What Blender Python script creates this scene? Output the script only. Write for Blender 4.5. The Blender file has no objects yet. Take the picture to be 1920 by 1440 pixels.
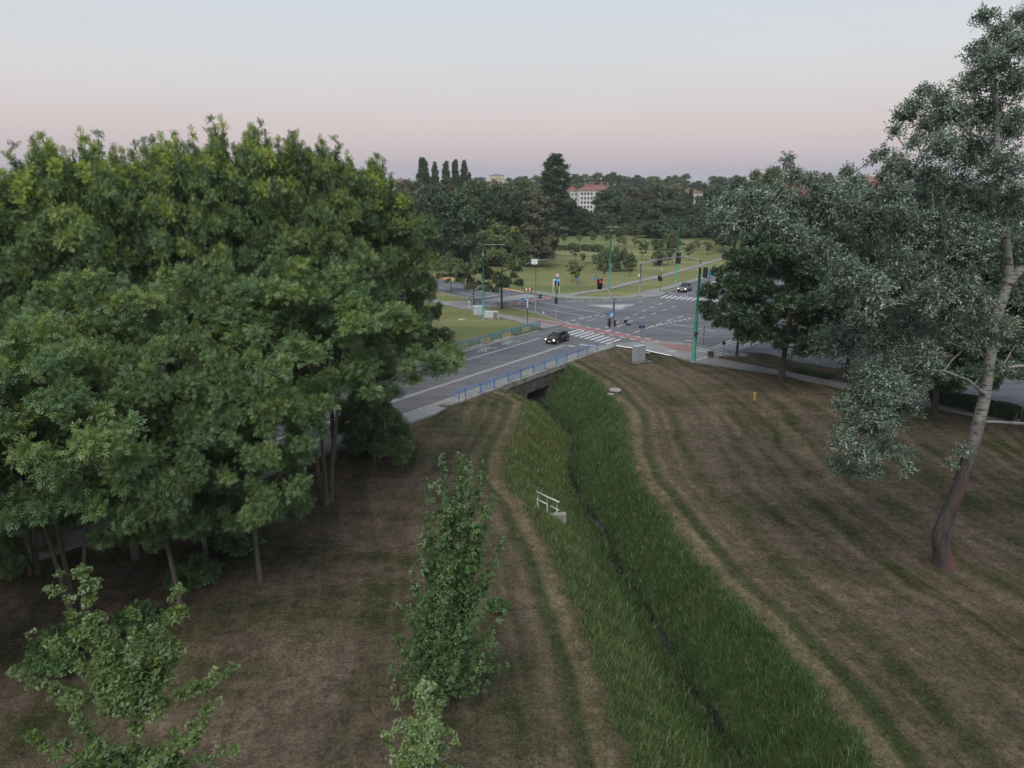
import bpy, bmesh, math, random
import numpy as np
from mathutils import Vector, Matrix
from mathutils.geometry import tessellate_polygon

# ------------------------------------------------------------------ camera, sky, sun, exposure
scene = bpy.context.scene
col = scene.collection
F, PITCH, CAM_H = 1333.0, math.radians(16.1), 22.0
cam_data = bpy.data.cameras.new('camera')
cam = bpy.data.objects.new('camera', cam_data)
col.objects.link(cam)
cam.location = (0, 0, CAM_H)
cam.rotation_euler = (math.radians(90) - PITCH, 0, 0)
cam_data.sensor_width = 36
cam_data.lens = 36 * F / 1920
cam_data.clip_start = 0.5
cam_data.clip_end = 12000
scene.camera = cam

SUN_EL, SUN_AZ = math.radians(56.0), math.radians(200)     # soft light of the bright sky behind and above the camera
world = bpy.data.worlds.new('World')
scene.world = world
world.use_nodes = True
wn, wl = world.node_tree.nodes, world.node_tree.links
wn.clear()
w_out = wn.new('ShaderNodeOutputWorld')
w_bg = wn.new('ShaderNodeBackground')
w_sky = wn.new('ShaderNodeTexSky')
w_sky.sky_type = 'NISHITA'
w_sky.sun_disc = False
w_sky.sun_elevation = SUN_EL
w_sky.sun_rotation = SUN_AZ
w_sky.altitude = 250
w_sky.air_density = 1.0
w_sky.dust_density = 1.5
w_sky.ozone_density = 2.0
w_tc = wn.new('ShaderNodeTexCoord')
w_sep = wn.new('ShaderNodeSeparateXYZ')
w_ramp = wn.new('ShaderNodeValToRGB')
wl.new(w_tc.outputs['Generated'], w_sep.inputs[0])
wl.new(w_sep.outputs['Z'], w_ramp.inputs[0])
def lin(r, g, b):
    f = lambda c: (c / 255 / 12.92) if c / 255 <= 0.04045 else ((c / 255 + 0.055) / 1.055) ** 2.4
    return (f(r), f(g), f(b), 1)
# belt-of-Venus twilight: dusky lavender at the horizon, pink above it, then pale cool blue
sky_stops = [(0.0, (168, 165, 179)), (0.012, (176, 170, 183)), (0.034, (196, 182, 187)), (0.062, (208, 192, 192)),
             (0.10, (211, 204, 203)), (0.15, (211, 212, 213)), (0.24, (205, 215, 222)), (0.5, (195, 210, 223)), (1.0, (180, 200, 220))]
el = w_ramp.color_ramp.elements
el[0].position, el[0].color = 0.0, lin(*sky_stops[0][1])
el[1].position, el[1].color = 1.0, lin(*sky_stops[-1][1])
for p, c in sky_stops[1:-1]:
    e = el.new(p)
    e.color = lin(*c)
w_mul = wn.new('ShaderNodeMix')
w_mul.data_type = 'RGBA'
w_mul.blend_type = 'ADD'
w_mul.inputs['Factor'].default_value = 0.01
w_map = wn.new('ShaderNodeMapping')
w_map.inputs['Scale'].default_value = (1.2, 1.2, 9.0)
wl.new(w_tc.outputs['Generated'], w_map.inputs[0])
w_nz = wn.new('ShaderNodeTexNoise')
w_nz.inputs['Scale'].default_value = 2.2
w_nz.inputs['Detail'].default_value = 4
wl.new(w_map.outputs[0], w_nz.inputs['Vector'])
w_mr = wn.new('ShaderNodeMapRange')
w_mr.inputs['To Min'].default_value, w_mr.inputs['To Max'].default_value = 0.955, 1.045
wl.new(w_nz.outputs[0], w_mr.inputs['Value'])
w_vm = wn.new('ShaderNodeVectorMath')
w_vm.operation = 'SCALE'
wl.new(w_ramp.outputs[0], w_vm.inputs[0])
wl.new(w_mr.outputs[0], w_vm.inputs['Scale'])
wl.new(w_vm.outputs[0], w_mul.inputs['A'])
wl.new(w_sky.outputs[0], w_mul.inputs['B'])
wl.new(w_mul.outputs['Result'], w_bg.inputs[0])
w_bg.inputs[1].default_value = 1.0
wl.new(w_bg.outputs[0], w_out.inputs[0])

sun_data = bpy.data.lights.new('sun', 'SUN')
sun_data.energy = 2.9
sun_data.angle = math.radians(50)
sun_data.color = (1.0, 0.92, 0.82)
sun = bpy.data.objects.new('sun', sun_data)
col.objects.link(sun)
sun_dir = Vector((math.sin(SUN_AZ) * math.cos(SUN_EL), math.cos(SUN_AZ) * math.cos(SUN_EL), math.sin(SUN_EL)))
sun.rotation_euler = sun_dir.to_track_quat('Z', 'Y').to_euler()
scene.view_settings.view_transform = 'Standard'
scene.view_settings.look = 'None'
scene.view_settings.gamma = 1
scene.view_settings.exposure = 0.0
scene.view_settings.use_curve_mapping = False
try:
    scene.cycles.max_bounces = 5
    scene.cycles.diffuse_bounces = 2
    scene.cycles.transparent_max_bounces = 6
    scene.cycles.use_denoising = True
except Exception:
    pass

# ------------------------------------------------------------------ helpers
def G(x, y, z=0.0):
    """ground point seen at photo pixel x, y, on the level z"""
    u, v = (x - 960) / F, -(y - 720) / F
    Y = math.cos(PITCH) + v * math.sin(PITCH)
    Z = -math.sin(PITCH) + v * math.cos(PITCH)
    t = (z - CAM_H) / Z
    return (t * u, t * Y)
def AT(x, y, Yd):
    """point seen at photo pixel x, y at Yd metres in front of the survey point"""
    u, v = (x - 960) / F, -(y - 720) / F
    Y = math.cos(PITCH) + v * math.sin(PITCH)
    Z = -math.sin(PITCH) + v * math.cos(PITCH)
    t = Yd / Y
    return Vector((t * u, Yd, CAM_H + t * Z))
DX, DY = 0.605, 0.796                        # direction of the bridge road
def RP(s, n, z=None):
    p = (s * DX - n * DY, s * DY + n * DX)
    return p if z is None else (p[0], p[1], z)

def tag(o, label=None, cat=None, group=None, kind=None):
    if label: o['label'] = label
    if cat: o['category'] = cat
    if group: o['group'] = group
    if kind: o['kind'] = kind
    return o
def empty(name, loc=(0, 0, 0), rz=0.0, label=None, cat=None, group=None):
    o = bpy.data.objects.new(name, None)
    o.empty_display_size = 0.3
    col.objects.link(o)
    o.location = loc
    o.rotation_euler = (0, 0, rz)
    return tag(o, label, cat, group)
def link(name, me, mat=None, parent=None):
    o = bpy.data.objects.new(name, me)
    col.objects.link(o)
    if mat is not None and not me.materials:
        for m in (mat if isinstance(mat, (list, tuple)) else [mat]):
            me.materials.append(m)
    if parent is not None: o.parent = parent
    return o
def np_mesh(name, V, faces, mat=None, colr=None, smooth=False):
    """V (n,3) array, faces (m,k) int array"""
    me = bpy.data.meshes.new(name)
    V = np.asarray(V, dtype=np.float32)
    faces = np.asarray(faces, dtype=np.int32)
    k = faces.shape[1]
    me.vertices.add(len(V))
    me.vertices.foreach_set('co', V.ravel())
    me.loops.add(faces.size)
    me.loops.foreach_set('vertex_index', faces.ravel())
    me.polygons.add(len(faces))
    me.polygons.foreach_set('loop_start', np.arange(0, faces.size, k, dtype=np.int32))
    me.polygons.foreach_set('loop_total', np.full(len(faces), k, dtype=np.int32))
    if smooth:
        me.polygons.foreach_set('use_smooth', np.ones(len(faces), dtype=bool))
    me.update(calc_edges=True)
    if colr is not None:
        a = me.color_attributes.new('tint', 'FLOAT_COLOR', 'POINT')
        a.data.foreach_set('color', np.asarray(colr, dtype=np.float32).ravel())
    if mat is not None: me.materials.append(mat)
    return me

class MB:
    """collects boxes, tubes, prisms and polygons; build() links them as one mesh"""
    def __init__(self):
        self.v, self.f = [], []
    def add(self, vs, fs):
        o = len(self.v)
        self.v += [tuple(p) for p in vs]
        self.f += [tuple(i + o for i in f) for f in fs]
        return self
    def box(self, c, s, rz=0.0, taper=1.0, rot=None):
        hx, hy, hz = s[0] / 2, s[1] / 2, s[2] / 2
        vs = []
        for z, t in ((-hz, 1.0), (hz, taper)):
            for x, y in ((-hx, -hy), (hx, -hy), (hx, hy), (-hx, hy)):
                vs.append(Vector((x * t, y * t, z)))
        M = rot if rot is not None else Matrix.Rotation(rz, 3, 'Z')
        c = Vector(c)
        return self.add([M @ p + c for p in vs], [(3, 2, 1, 0), (4, 5, 6, 7), (0, 1, 5, 4), (1, 2, 6, 5), (2, 3, 7, 6), (3, 0, 4, 7)])
    def bar(self, a, b, w, h=None):
        """rectangular bar between two points"""
        a, b = Vector(a), Vector(b)
        d = b - a
        q = d.to_track_quat('Z', 'Y').to_matrix()
        return self.box((a + b) / 2, (w, h or w, d.length), rot=q)
    def tube(self, pts, rad, n=8, cap=True):
        pts = [Vector(p) for p in pts]
        if not isinstance(rad, (list, tuple)): rad = [rad] * len(pts)
        vs, fs = [], []
        for i, p in enumerate(pts):
            t = (pts[min(i + 1, len(pts) - 1)] - pts[max(i - 1, 0)]).normalized()
            ref = Vector((0, 0, 1)) if abs(t.z) < 0.9 else Vector((1, 0, 0))
            x = t.cross(ref).normalized()
            y = t.cross(x).normalized()
            for k in range(n):
                a = 2 * math.pi * k / n
                vs.append(p + (x * math.cos(a) + y * math.sin(a)) * rad[i])
        for i in range(len(pts) - 1):
            for k in range(n):
                fs.append((i * n + k, i * n + (k + 1) % n, (i + 1) * n + (k + 1) % n, (i + 1) * n + k))
        if cap:
            fs.append(tuple(range(n)))
            fs.append(tuple((len(pts) - 1) * n + k for k in reversed(range(n))))
        return self.add(vs, fs)
    def prism(self, poly, z0, z1):
        """vertical prism over an xy polygon"""
        n = len(poly)
        tri = tessellate_polygon([[Vector((p[0], p[1], 0)) for p in poly]])
        vs = [(p[0], p[1], z1) for p in poly] + [(p[0], p[1], z0) for p in poly]
        fs = []
        for t in tri:
            a, b, c = (Vector((*poly[i][:2], 0)) for i in t)
            up = (b - a).cross(c - a).z > 0
            fs.append(tuple(t) if up else tuple(reversed(t)))
        ccw = sum(poly[i][0] * poly[(i + 1) % n][1] - poly[(i + 1) % n][0] * poly[i][1] for i in range(n)) > 0
        for i in range(n):
            j = (i + 1) % n
            q = (i, i + n, j + n, j)
            fs.append(q if ccw else tuple(reversed(q)))
        return self.add(vs, fs)
    def sheet(self, poly, z):
        tri = tessellate_polygon([[Vector((p[0], p[1], 0)) for p in poly]])
        fs = []
        for t in tri:
            a, b, c = (Vector((*poly[i][:2], 0)) for i in t)
            fs.append(tuple(t) if (b - a).cross(c - a).z > 0 else tuple(reversed(t)))
        return self.add([(p[0], p[1], z) for p in poly], fs)
    def disc(self, c, r, nrm, n=14, thick=0.02):
        nrm = Vector(nrm).normalized()
        c = Vector(c)
        return self.tube([c - nrm * thick / 2, c + nrm * thick / 2], r, n)
    def mesh(self, name, mat=None, smooth=False):
        me = bpy.data.meshes.new(name)
        me.from_pydata(self.v, [], self.f)
        if smooth:
            for p in me.polygons: p.use_smooth = True
        me.update()
        if mat is not None: me.materials.append(mat)
        return me
    def build(self, name, mat, parent=None, smooth=False):
        return link(name, self.mesh(name, mat, smooth), None, parent)

# ------------------------------------------------------------------ materials
def new_mat(name):
    m = bpy.data.materials.new(name)
    m.use_nodes = True
    nt = m.node_tree
    b = nt.nodes['Principled BSDF']
    return m, nt.nodes, nt.links, b
def N(nodes, kind, **kw):
    n = nodes.new(kind)
    for k, v in kw.items(): setattr(n, k, v)
    return n
def noise(nodes, links, vec, scale, detail=4, rough=0.55):
    n = nodes.new('ShaderNodeTexNoise')
    n.inputs['Scale'].default_value = scale
    n.inputs['Detail'].default_value = detail
    n.inputs['Roughness'].default_value = rough
    if vec is not None: links.new(vec, n.inputs['Vector'])
    return n
def mixc(nodes, links, fac, a, b, blend='MIX'):
    n = nodes.new('ShaderNodeMix')
    n.data_type = 'RGBA'
    n.blend_type = blend
    for s, v in (('Factor', fac), ('A', a), ('B', b)):
        sock = [i for i in n.inputs if i.name == s and (i.type == 'RGBA' if s != 'Factor' else i.type == 'VALUE')][0]
        if isinstance(v, (int, float)): sock.default_value = v
        elif isinstance(v, (tuple, list)): sock.default_value = (v[0], v[1], v[2], 1)
        else: links.new(v, sock)
    return [o for o in n.outputs if o.type == 'RGBA'][0]
def ramp(nodes, links, fac, stops):
    n = nodes.new('ShaderNodeValToRGB')
    e = n.color_ramp.elements
    e[0].position, e[0].color = stops[0][0], (*stops[0][1], 1)
    e[1].position, e[1].color = stops[-1][0], (*stops[-1][1], 1)
    for p, c in stops[1:-1]:
        x = e.new(p)
        x.color = (*c, 1)
    links.new(fac, n.inputs[0])
    return n.outputs[0]
def bump(nodes, links, h, strength, dist, b):
    n = nodes.new('ShaderNodeBump')
    n.inputs['Strength'].default_value = strength
    n.inputs['Distance'].default_value = dist
    links.new(h, n.inputs['Height'])
    links.new(n.outputs[0], b.inputs['Normal'])
def plain(name, c, rough=0.6, metal=0.0, var=0.25, scale=3.0, bumpy=0.0):
    """a coat of paint / metal / plastic with slight grime"""
    m, n, l, b = new_mat(name)
    tc = n.new('ShaderNodeTexCoord')
    nz = noise(n, l, tc.outputs['Object'], scale, 5)
    dark = tuple(x * (1 - var) for x in c)
    lite = tuple(min(1, x * (1 + var * 0.6)) for x in c)
    l.new(ramp(n, l, nz.outputs[0], [(0.3, dark), (0.7, lite)]), b.inputs['Base Color'])
    b.inputs['Roughness'].default_value = rough
    b.inputs['Metallic'].default_value = metal
    if bumpy: bump(n, l, nz.outputs[0], 0.4, bumpy, b)
    return m
def glow(name, c, strength):
    m, n, l, b = new_mat(name)
    b.inputs['Base Color'].default_value = (*c, 1)
    b.inputs['Emission Color'].default_value = (*c, 1)
    b.inputs['Emission Strength'].default_value = strength
    return m

def foliage_mat(name, g0, g1, yellow, trans=0.22, pale=None):
    m, n, l, b = new_mat(name)
    at = n.new('ShaderNodeAttribute')
    at.attribute_name = 'tint'
    sep = n.new('ShaderNodeSeparateColor')
    l.new(at.outputs['Color'], sep.inputs[0])
    oi = n.new('ShaderNodeObjectInfo')
    c = mixc(n, l, sep.outputs[0], g0, g1)
    c = mixc(n, l, sep.outputs[1], c, yellow)
    if pale: c = mixc(n, l, sep.outputs[2], c, pale)
    hs = n.new('ShaderNodeHueSaturation')
    mr = n.new('ShaderNodeMapRange')
    mr.inputs['To Min'].default_value, mr.inputs['To Max'].default_value = 0.82, 1.18
    l.new(oi.outputs['Random'], mr.inputs['Value'])
    l.new(mr.outputs[0], hs.inputs['Value'])
    l.new(c, hs.inputs['Color'])
    df = n.new('ShaderNodeBsdfDiffuse')
    tr = n.new('ShaderNodeBsdfTranslucent')
    gl = n.new('ShaderNodeBsdfGlossy')
    gl.inputs['Roughness'].default_value = 0.45
    gl.inputs['Color'].default_value = (0.6, 0.65, 0.7, 1)
    l.new(hs.outputs[0], df.inputs[0])
    tc2 = mixc(n, l, 0.35, hs.outputs[0], yellow)
    l.new(tc2, tr.inputs[0])
    mx = n.new('ShaderNodeMixShader')
    mx.inputs[0].default_value = trans
    l.new(df.outputs[0], mx.inputs[1])
    l.new(tr.outputs[0], mx.inputs[2])
    mx2 = n.new('ShaderNodeMixShader')
    mx2.inputs[0].default_value = 0.05
    l.new(mx.outputs[0], mx2.inputs[1])
    l.new(gl.outputs[0], mx2.inputs[2])
    l.new(mx2.outputs[0], n['Material Output'].inputs[0])
    return m

M = {}
M['ash'] = foliage_mat('ash_leaves', (0.036, 0.082, 0.04), (0.108, 0.198, 0.078), (0.3, 0.36, 0.055))
M['linden'] = foliage_mat('linden_leaves', (0.018, 0.046, 0.02), (0.044, 0.095, 0.038), (0.12, 0.16, 0.045))
M['poplar'] = foliage_mat('white_poplar_leaves', (0.06, 0.09, 0.066), (0.14, 0.192, 0.142), (0.17, 0.19, 0.1), 0.2, (0.29, 0.355, 0.305))
M['maple'] = foliage_mat('maple_leaves', (0.055, 0.115, 0.04), (0.12, 0.205, 0.06), (0.28, 0.32, 0.055), 0.35, (0.26, 0.31, 0.2))
M['young'] = foliage_mat('young_tree_leaves', (0.055, 0.085, 0.042), (0.12, 0.165, 0.07), (0.26, 0.28, 0.09), 0.25)
M['hornbeam'] = foliage_mat('hornbeam_leaves', (0.036, 0.09, 0.03), (0.09, 0.175, 0.055), (0.2, 0.26, 0.065))
M['far'] = foliage_mat('distant_leaves', (0.05, 0.08, 0.055), (0.115, 0.16, 0.088), (0.2, 0.21, 0.08), 0.25)
M['fardark'] = foliage_mat('distant_dark_leaves', (0.032, 0.066, 0.033), (0.076, 0.132, 0.056), (0.1, 0.11, 0.06), 0.2)
M['brown'] = foliage_mat('drying_leaves', (0.065, 0.08, 0.045), (0.125, 0.13, 0.07), (0.19, 0.17, 0.09), 0.25)
M['grass'] = foliage_mat('tall_grass', (0.036, 0.08, 0.024), (0.095, 0.185, 0.048), (0.2, 0.22, 0.055), 0.3, (0.27, 0.22, 0.13))

def bark_mat(name, c0, c1, scale=6):
    m, n, l, b = new_mat(name)
    tc = n.new('ShaderNodeTexCoord')
    mp = n.new('ShaderNodeMapping')
    mp.inputs['Scale'].default_value = (1, 1, 0.22)
    l.new(tc.outputs['Object'], mp.inputs[0])
    nz = noise(n, l, mp.outputs[0], scale, 6, 0.65)
    l.new(ramp(n, l, nz.outputs[0], [(0.3, c0), (0.7, c1)]), b.inputs['Base Color'])
    b.inputs['Roughness'].default_value = 0.9
    bump(n, l, nz.outputs[0], 0.8, 0.06, b)
    return m
M['bark'] = bark_mat('ash_bark', (0.05, 0.04, 0.03), (0.15, 0.125, 0.095))
M['darkbark'] = bark_mat('dark_bark', (0.03, 0.026, 0.022), (0.085, 0.072, 0.06))
def poplar_bark():
    m, n, l, b = new_mat('white_poplar_bark')
    tc = n.new('ShaderNodeTexCoord')
    sep = n.new('ShaderNodeSeparateXYZ')
    l.new(tc.outputs['Object'], sep.inputs[0])
    mp = n.new('ShaderNodeMapping')
    mp.inputs['Scale'].default_value = (1.2, 1.2, 5.5)
    l.new(tc.outputs['Object'], mp.inputs[0])
    marks = noise(n, l, mp.outputs[0], 1.6, 5, 0.6)
    pale = ramp(n, l, marks.outputs[0], [(0.36, (0.06, 0.055, 0.05)), (0.46, (0.25, 0.24, 0.235)), (0.8, (0.36, 0.35, 0.335))])
    mp2 = n.new('ShaderNodeMapping')
    mp2.inputs['Scale'].default_value = (1, 1, 0.25)
    l.new(tc.outputs['Object'], mp2.inputs[0])
    rough = noise(n, l, mp2.outputs[0], 5, 6, 0.7)
    dark = ramp(n, l, rough.outputs[0], [(0.3, (0.022, 0.019, 0.018)), (0.62, (0.06, 0.054, 0.05)), (0.8, (0.17, 0.16, 0.155))])
    # the bare reddish side near the foot
    side = n.new('ShaderNodeMapRange')
    side.inputs['From Min'].default_value, side.inputs['From Max'].default_value = -0.35, 0.0
    l.new(sep.outputs['X'], side.inputs['Value'])
    low = n.new('ShaderNodeMapRange')
    low.inputs['From Min'].default_value, low.inputs['From Max'].default_value = 6.5, 4.0
    l.new(sep.outputs['Z'], low.inputs['Value'])
    mm = n.new('ShaderNodeMath')
    mm.operation = 'MULTIPLY'
    l.new(side.outputs[0], mm.inputs[0])
    l.new(low.outputs[0], mm.inputs[1])
    red = ramp(n, l, rough.outputs[0], [(0.3, (0.05, 0.025, 0.02)), (0.7, (0.14, 0.06, 0.045))])
    dark2 = mixc(n, l, mm.outputs[0], dark, red)
    hz = n.new('ShaderNodeMapRange')
    hz.inputs['From Min'].default_value, hz.inputs['From Max'].default_value = 6.0, 10.5
    add = n.new('ShaderNodeMath')
    add.operation = 'MULTIPLY_ADD'
    add.inputs[1].default_value = 5.0
    l.new(rough.outputs[0], add.inputs[0])
    sub = n.new('ShaderNodeMath')
    sub.operation = 'SUBTRACT'
    sub.inputs[1].default_value = 2.5
    l.new(sep.outputs['Z'], sub.inputs[0])
    l.new(sub.outputs[0], add.inputs[2])
    l.new(add.outputs[0], hz.inputs['Value'])
    l.new(mixc(n, l, hz.outputs[0], dark2, pale), b.inputs['Base Color'])
    b.inputs['Roughness'].default_value = 0.8
    bump(n, l, rough.outputs[0], 0.7, 0.08, b)
    return m
M['poplarbark'] = poplar_bark()

def asphalt_mat():
    m, n, l, b = new_mat('asphalt')
    tc = n.new('ShaderNodeTexCoord')
    big = noise(n, l, tc.outputs['Object'], 0.09, 5, 0.6)
    mp = n.new('ShaderNodeMapping')
    mp.inputs['Rotation'].default_value = (0, 0, -math.atan2(DY, DX))
    mp.inputs['Scale'].default_value = (0.03, 0.7, 1)
    l.new(tc.outputs['Object'], mp.inputs[0])
    streak = noise(n, l, mp.outputs[0], 1.0, 4, 0.6)
    fine = noise(n, l, tc.outputs['Object'], 26, 3)
    c = ramp(n, l, big.outputs[0], [(0.3, (0.078, 0.079, 0.092)), (0.5, (0.1, 0.1, 0.115)), (0.72, (0.125, 0.124, 0.137))])
    c = mixc(n, l, 0.85, c, ramp(n, l, streak.outputs[0], [(0.3, (0.66, 0.66, 0.67)), (0.5, (1, 1, 1)), (0.7, (1.28, 1.27, 1.25))]), 'MULTIPLY')
    c = mixc(n, l, 0.3, c, ramp(n, l, fine.outputs[0], [(0.3, (0.6, 0.6, 0.6)), (0.7, (1.4, 1.4, 1.4))]), 'MULTIPLY')
    # sealed cracks
    vo = n.new('ShaderNodeTexVoronoi')
    vo.feature = 'DISTANCE_TO_EDGE'
    vo.inputs['Scale'].default_value = 0.11
    wob = noise(n, l, tc.outputs['Object'], 0.6, 3)
    wv = mixc(n, l, 0.93, wob.outputs['Color'], tc.outputs['Object'])
    l.new(tc.outputs['Object'], vo.inputs['Vector'])
    cr = ramp(n, l, vo.outputs['Distance'], [(0.0, (0.62, 0.62, 0.62)), (0.012, (1, 1, 1))])
    c = mixc(n, l, 0.55, c, cr, 'MULTIPLY')
    l.new(c, b.inputs['Base Color'])
    b.inputs['Roughness'].default_value = 0.75
    b.inputs['Specular IOR Level'].default_value = 0.4
    bump(n, l, fine.outputs[0], 0.3, 0.01, b)
    return m
M['asphalt'] = asphalt_mat()
def paving_mat(name, c0, c1, sc=1.0):
    m, n, l, b = new_mat(name)
    tc = n.new('ShaderNodeTexCoord')
    mp = n.new('ShaderNodeMapping')
    mp.inputs['Rotation'].default_value = (0, 0, -math.atan2(DY, DX))
    l.new(tc.outputs['Object'], mp.inputs[0])
    br = n.new('ShaderNodeTexBrick')
    br.inputs['Scale'].default_value = 1.0 * sc
    br.inputs['Mortar Size'].default_value = 0.008
    br.inputs['Brick Width'].default_value = 0.2
    br.inputs['Row Height'].default_value = 0.1
    br.inputs['Color1'].default_value = (*c0, 1)
    br.inputs['Color2'].default_value = (*c1, 1)
    br.inputs['Mortar'].default_value = (*[x * 0.6 for x in c0], 1)
    l.new(mp.outputs[0], br.inputs['Vector'])
    big = noise(n, l, tc.outputs['Object'], 0.35, 5)
    c = mixc(n, l, 0.7, br.outputs[0], ramp(n, l, big.outputs[0], [(0.3, (0.72, 0.71, 0.7)), (0.7, (1.15, 1.15, 1.15))]), 'MULTIPLY')
    l.new(c, b.inputs['Base Color'])
    b.inputs['Roughness'].default_value = 0.85
    return m
M['paving'] = paving_mat('grey_paving', (0.2, 0.2, 0.205), (0.25, 0.25, 0.25))
M['redpaving'] = paving_mat('red_paving', (0.22, 0.125, 0.12), (0.27, 0.15, 0.14))
def worn_paint(name, c, wear=0.45, under=(0.11, 0.11, 0.116)):
    m, n, l, b = new_mat(name)
    tc = n.new('ShaderNodeTexCoord')
    nz = noise(n, l, tc.outputs['Object'], 2.2, 7, 0.7)
    c2 = ramp(n, l, nz.outputs[0], [(wear - 0.16, under), (wear, tuple(x * 0.8 for x in c)), (0.75, c)])
    l.new(c2, b.inputs['Base Color'])
    b.inputs['Roughness'].default_value = 0.7
    return m
M['white_paint'] = worn_paint('worn_white_road_paint', (0.5, 0.5, 0.51), 0.45)
M['faint_paint'] = worn_paint('faded_white_road_paint', (0.42, 0.42, 0.43), 0.5)
M['red_lane'] = worn_paint('red_cycle_lane_coating', (0.26, 0.125, 0.13), 0.42, (0.15, 0.105, 0.108))
M['kerb'] = plain('concrete_kerb', (0.34, 0.33, 0.32), 0.9, var=0.3, scale=2)
M['concrete'] = plain('stained_concrete', (0.28, 0.265, 0.24), 0.9, var=0.55, scale=0.9, bumpy=0.05)
M['conc2'] = plain('dark_mossy_concrete', (0.115, 0.108, 0.095), 0.95, var=0.6, scale=0.8, bumpy=0.08)
M['sand'] = plain('orange_sand', (0.4, 0.24, 0.13), 0.95, var=0.25, scale=1.2)
M['mast_green'] = plain('green_mast_paint', (0.012, 0.2, 0.15), 0.45, var=0.3, scale=1.5)
M['mast_top'] = plain('galvanised_steel', (0.24, 0.26, 0.27), 0.5, 0.5)
M['pole'] = plain('grey_pole_paint', (0.2, 0.2, 0.23), 0.5)
M['darkpole'] = plain('dark_pole_paint', (0.06, 0.062, 0.07), 0.5)
M['black'] = plain('black_plastic', (0.014, 0.014, 0.016), 0.5)
M['rail_blue'] = plain('bright_blue_paint', (0.09, 0.23, 0.5), 0.45)
M['rail_teal'] = plain('teal_blue_paint', (0.045, 0.22, 0.32), 0.45)
M['rail_green'] = plain('dark_teal_paint', (0.06, 0.2, 0.22), 0.5)
M['rail_blue2'] = plain('pale_blue_paint', (0.26, 0.38, 0.56), 0.5)
M['rail_post'] = plain('dark_blue_paint', (0.03, 0.08, 0.22), 0.5)
M['rail_white'] = plain('off_white_paint', (0.5, 0.52, 0.56), 0.5)
M['rail_cream'] = plain('yellowed_cream_paint', (0.45, 0.39, 0.24), 0.55, var=0.45, scale=4)
M['white'] = plain('white_paint', (0.72, 0.72, 0.72), 0.5, var=0.12)
M['signblue'] = plain('blue_sign_face', (0.02, 0.22, 0.62), 0.35, var=0.08)
M['signdark'] = plain('dark_blue_sign_face', (0.015, 0.04, 0.12), 0.4, var=0.15)
M['yellow'] = plain('yellow_paint', (0.45, 0.34, 0.05), 0.5, var=0.2)
M['wood'] = plain('pale_pine_stake', (0.42, 0.33, 0.14), 0.85, var=0.3)
M['cabinet'] = plain('grey_cabinet_plastic', (0.3, 0.33, 0.37), 0.55, var=0.12)
M['cabinet_w'] = plain('white_cabinet_plastic', (0.5, 0.56, 0.6), 0.5, var=0.12)
M['red'] = plain('red_paint', (0.5, 0.03, 0.03), 0.45, var=0.15)
M['skin'] = plain('skin', (0.42, 0.25, 0.18), 0.6, var=0.08)
M['cloth_w'] = plain('white_cotton', (0.66, 0.67, 0.7), 0.9, var=0.12)
M['cloth_d'] = plain('dark_cotton', (0.02, 0.02, 0.025), 0.9)
M['hair'] = plain('brown_hair', (0.05, 0.03, 0.02), 0.7)
M['lamp_white'] = plain('opal_globe', (0.75, 0.74, 0.72), 0.3, var=0.05)

# ------------------------------------------------------------------ terrain: one sheet with the ditch cut into it
DEPTH = 3.2
dl = [(1175, 1440), (1140, 1340), (1110, 1240), (1080, 1150), (1045, 1070), (1020, 1010), (985, 950), (945, 900), (950, 850), (985, 755)]
dr = [(1650, 1440), (1580, 1340), (1500, 1240), (1420, 1150), (1330, 1070), (1270, 990), (1200, 900), (1185, 850), (1170, 770), (1130, 720), (1085, 690)]
dc = [(1420, 1440), (1390, 1420), (1340, 1330), (1290, 1265), (1215, 1130), (1165, 1060), (1130, 980), (1090, 930), (1065, 870), (1075, 815), (1055, 790), (1012, 752)]
def poly_fn(px, z, pre, post):
    w = pre + [G(x, y, z) for x, y in px] + post
    ys = np.array([p[1] for p in w]); xs = np.array([p[0] for p in w])
    o = np.argsort(ys)
    return ys[o], xs[o]
LY, LX = poly_fn(dl, -0.5, [(6.2, 2.0), (9.5, -40.0)], [(-0.4, 72.5), (-3.2, 75.5), (-5.0, 80)])
RY, RX = poly_fn(dr, 0, [(15.0, 2.0), (18.0, -40.0)], [(6.9, 86.0), (6.0, 90)])
CY, CX = poly_fn(dc, -3.2, [(12.3, 4.0), (15.5, -40.0)], [(3.3, 81.5), (3.1, 90)])
def sm(t):
    t = np.clip(t, 0, 1)
    return t * t * (3 - 2 * t)
def wob(x, y):
    return (np.sin(x * 0.31 + y * 0.17) + np.sin(x * 0.13 - y * 0.29 + 1.7) + 0.6 * np.sin(x * 0.71 + 2.0) * np.sin(y * 0.53)) / 2.6
def ditch_edges(y):
    return np.interp(y, LY, LX), np.interp(y, CY, CX), np.interp(y, RY, RX)
S0, SH = 66.1, 2.3                                         # culvert axis and half width, along the road
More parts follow.
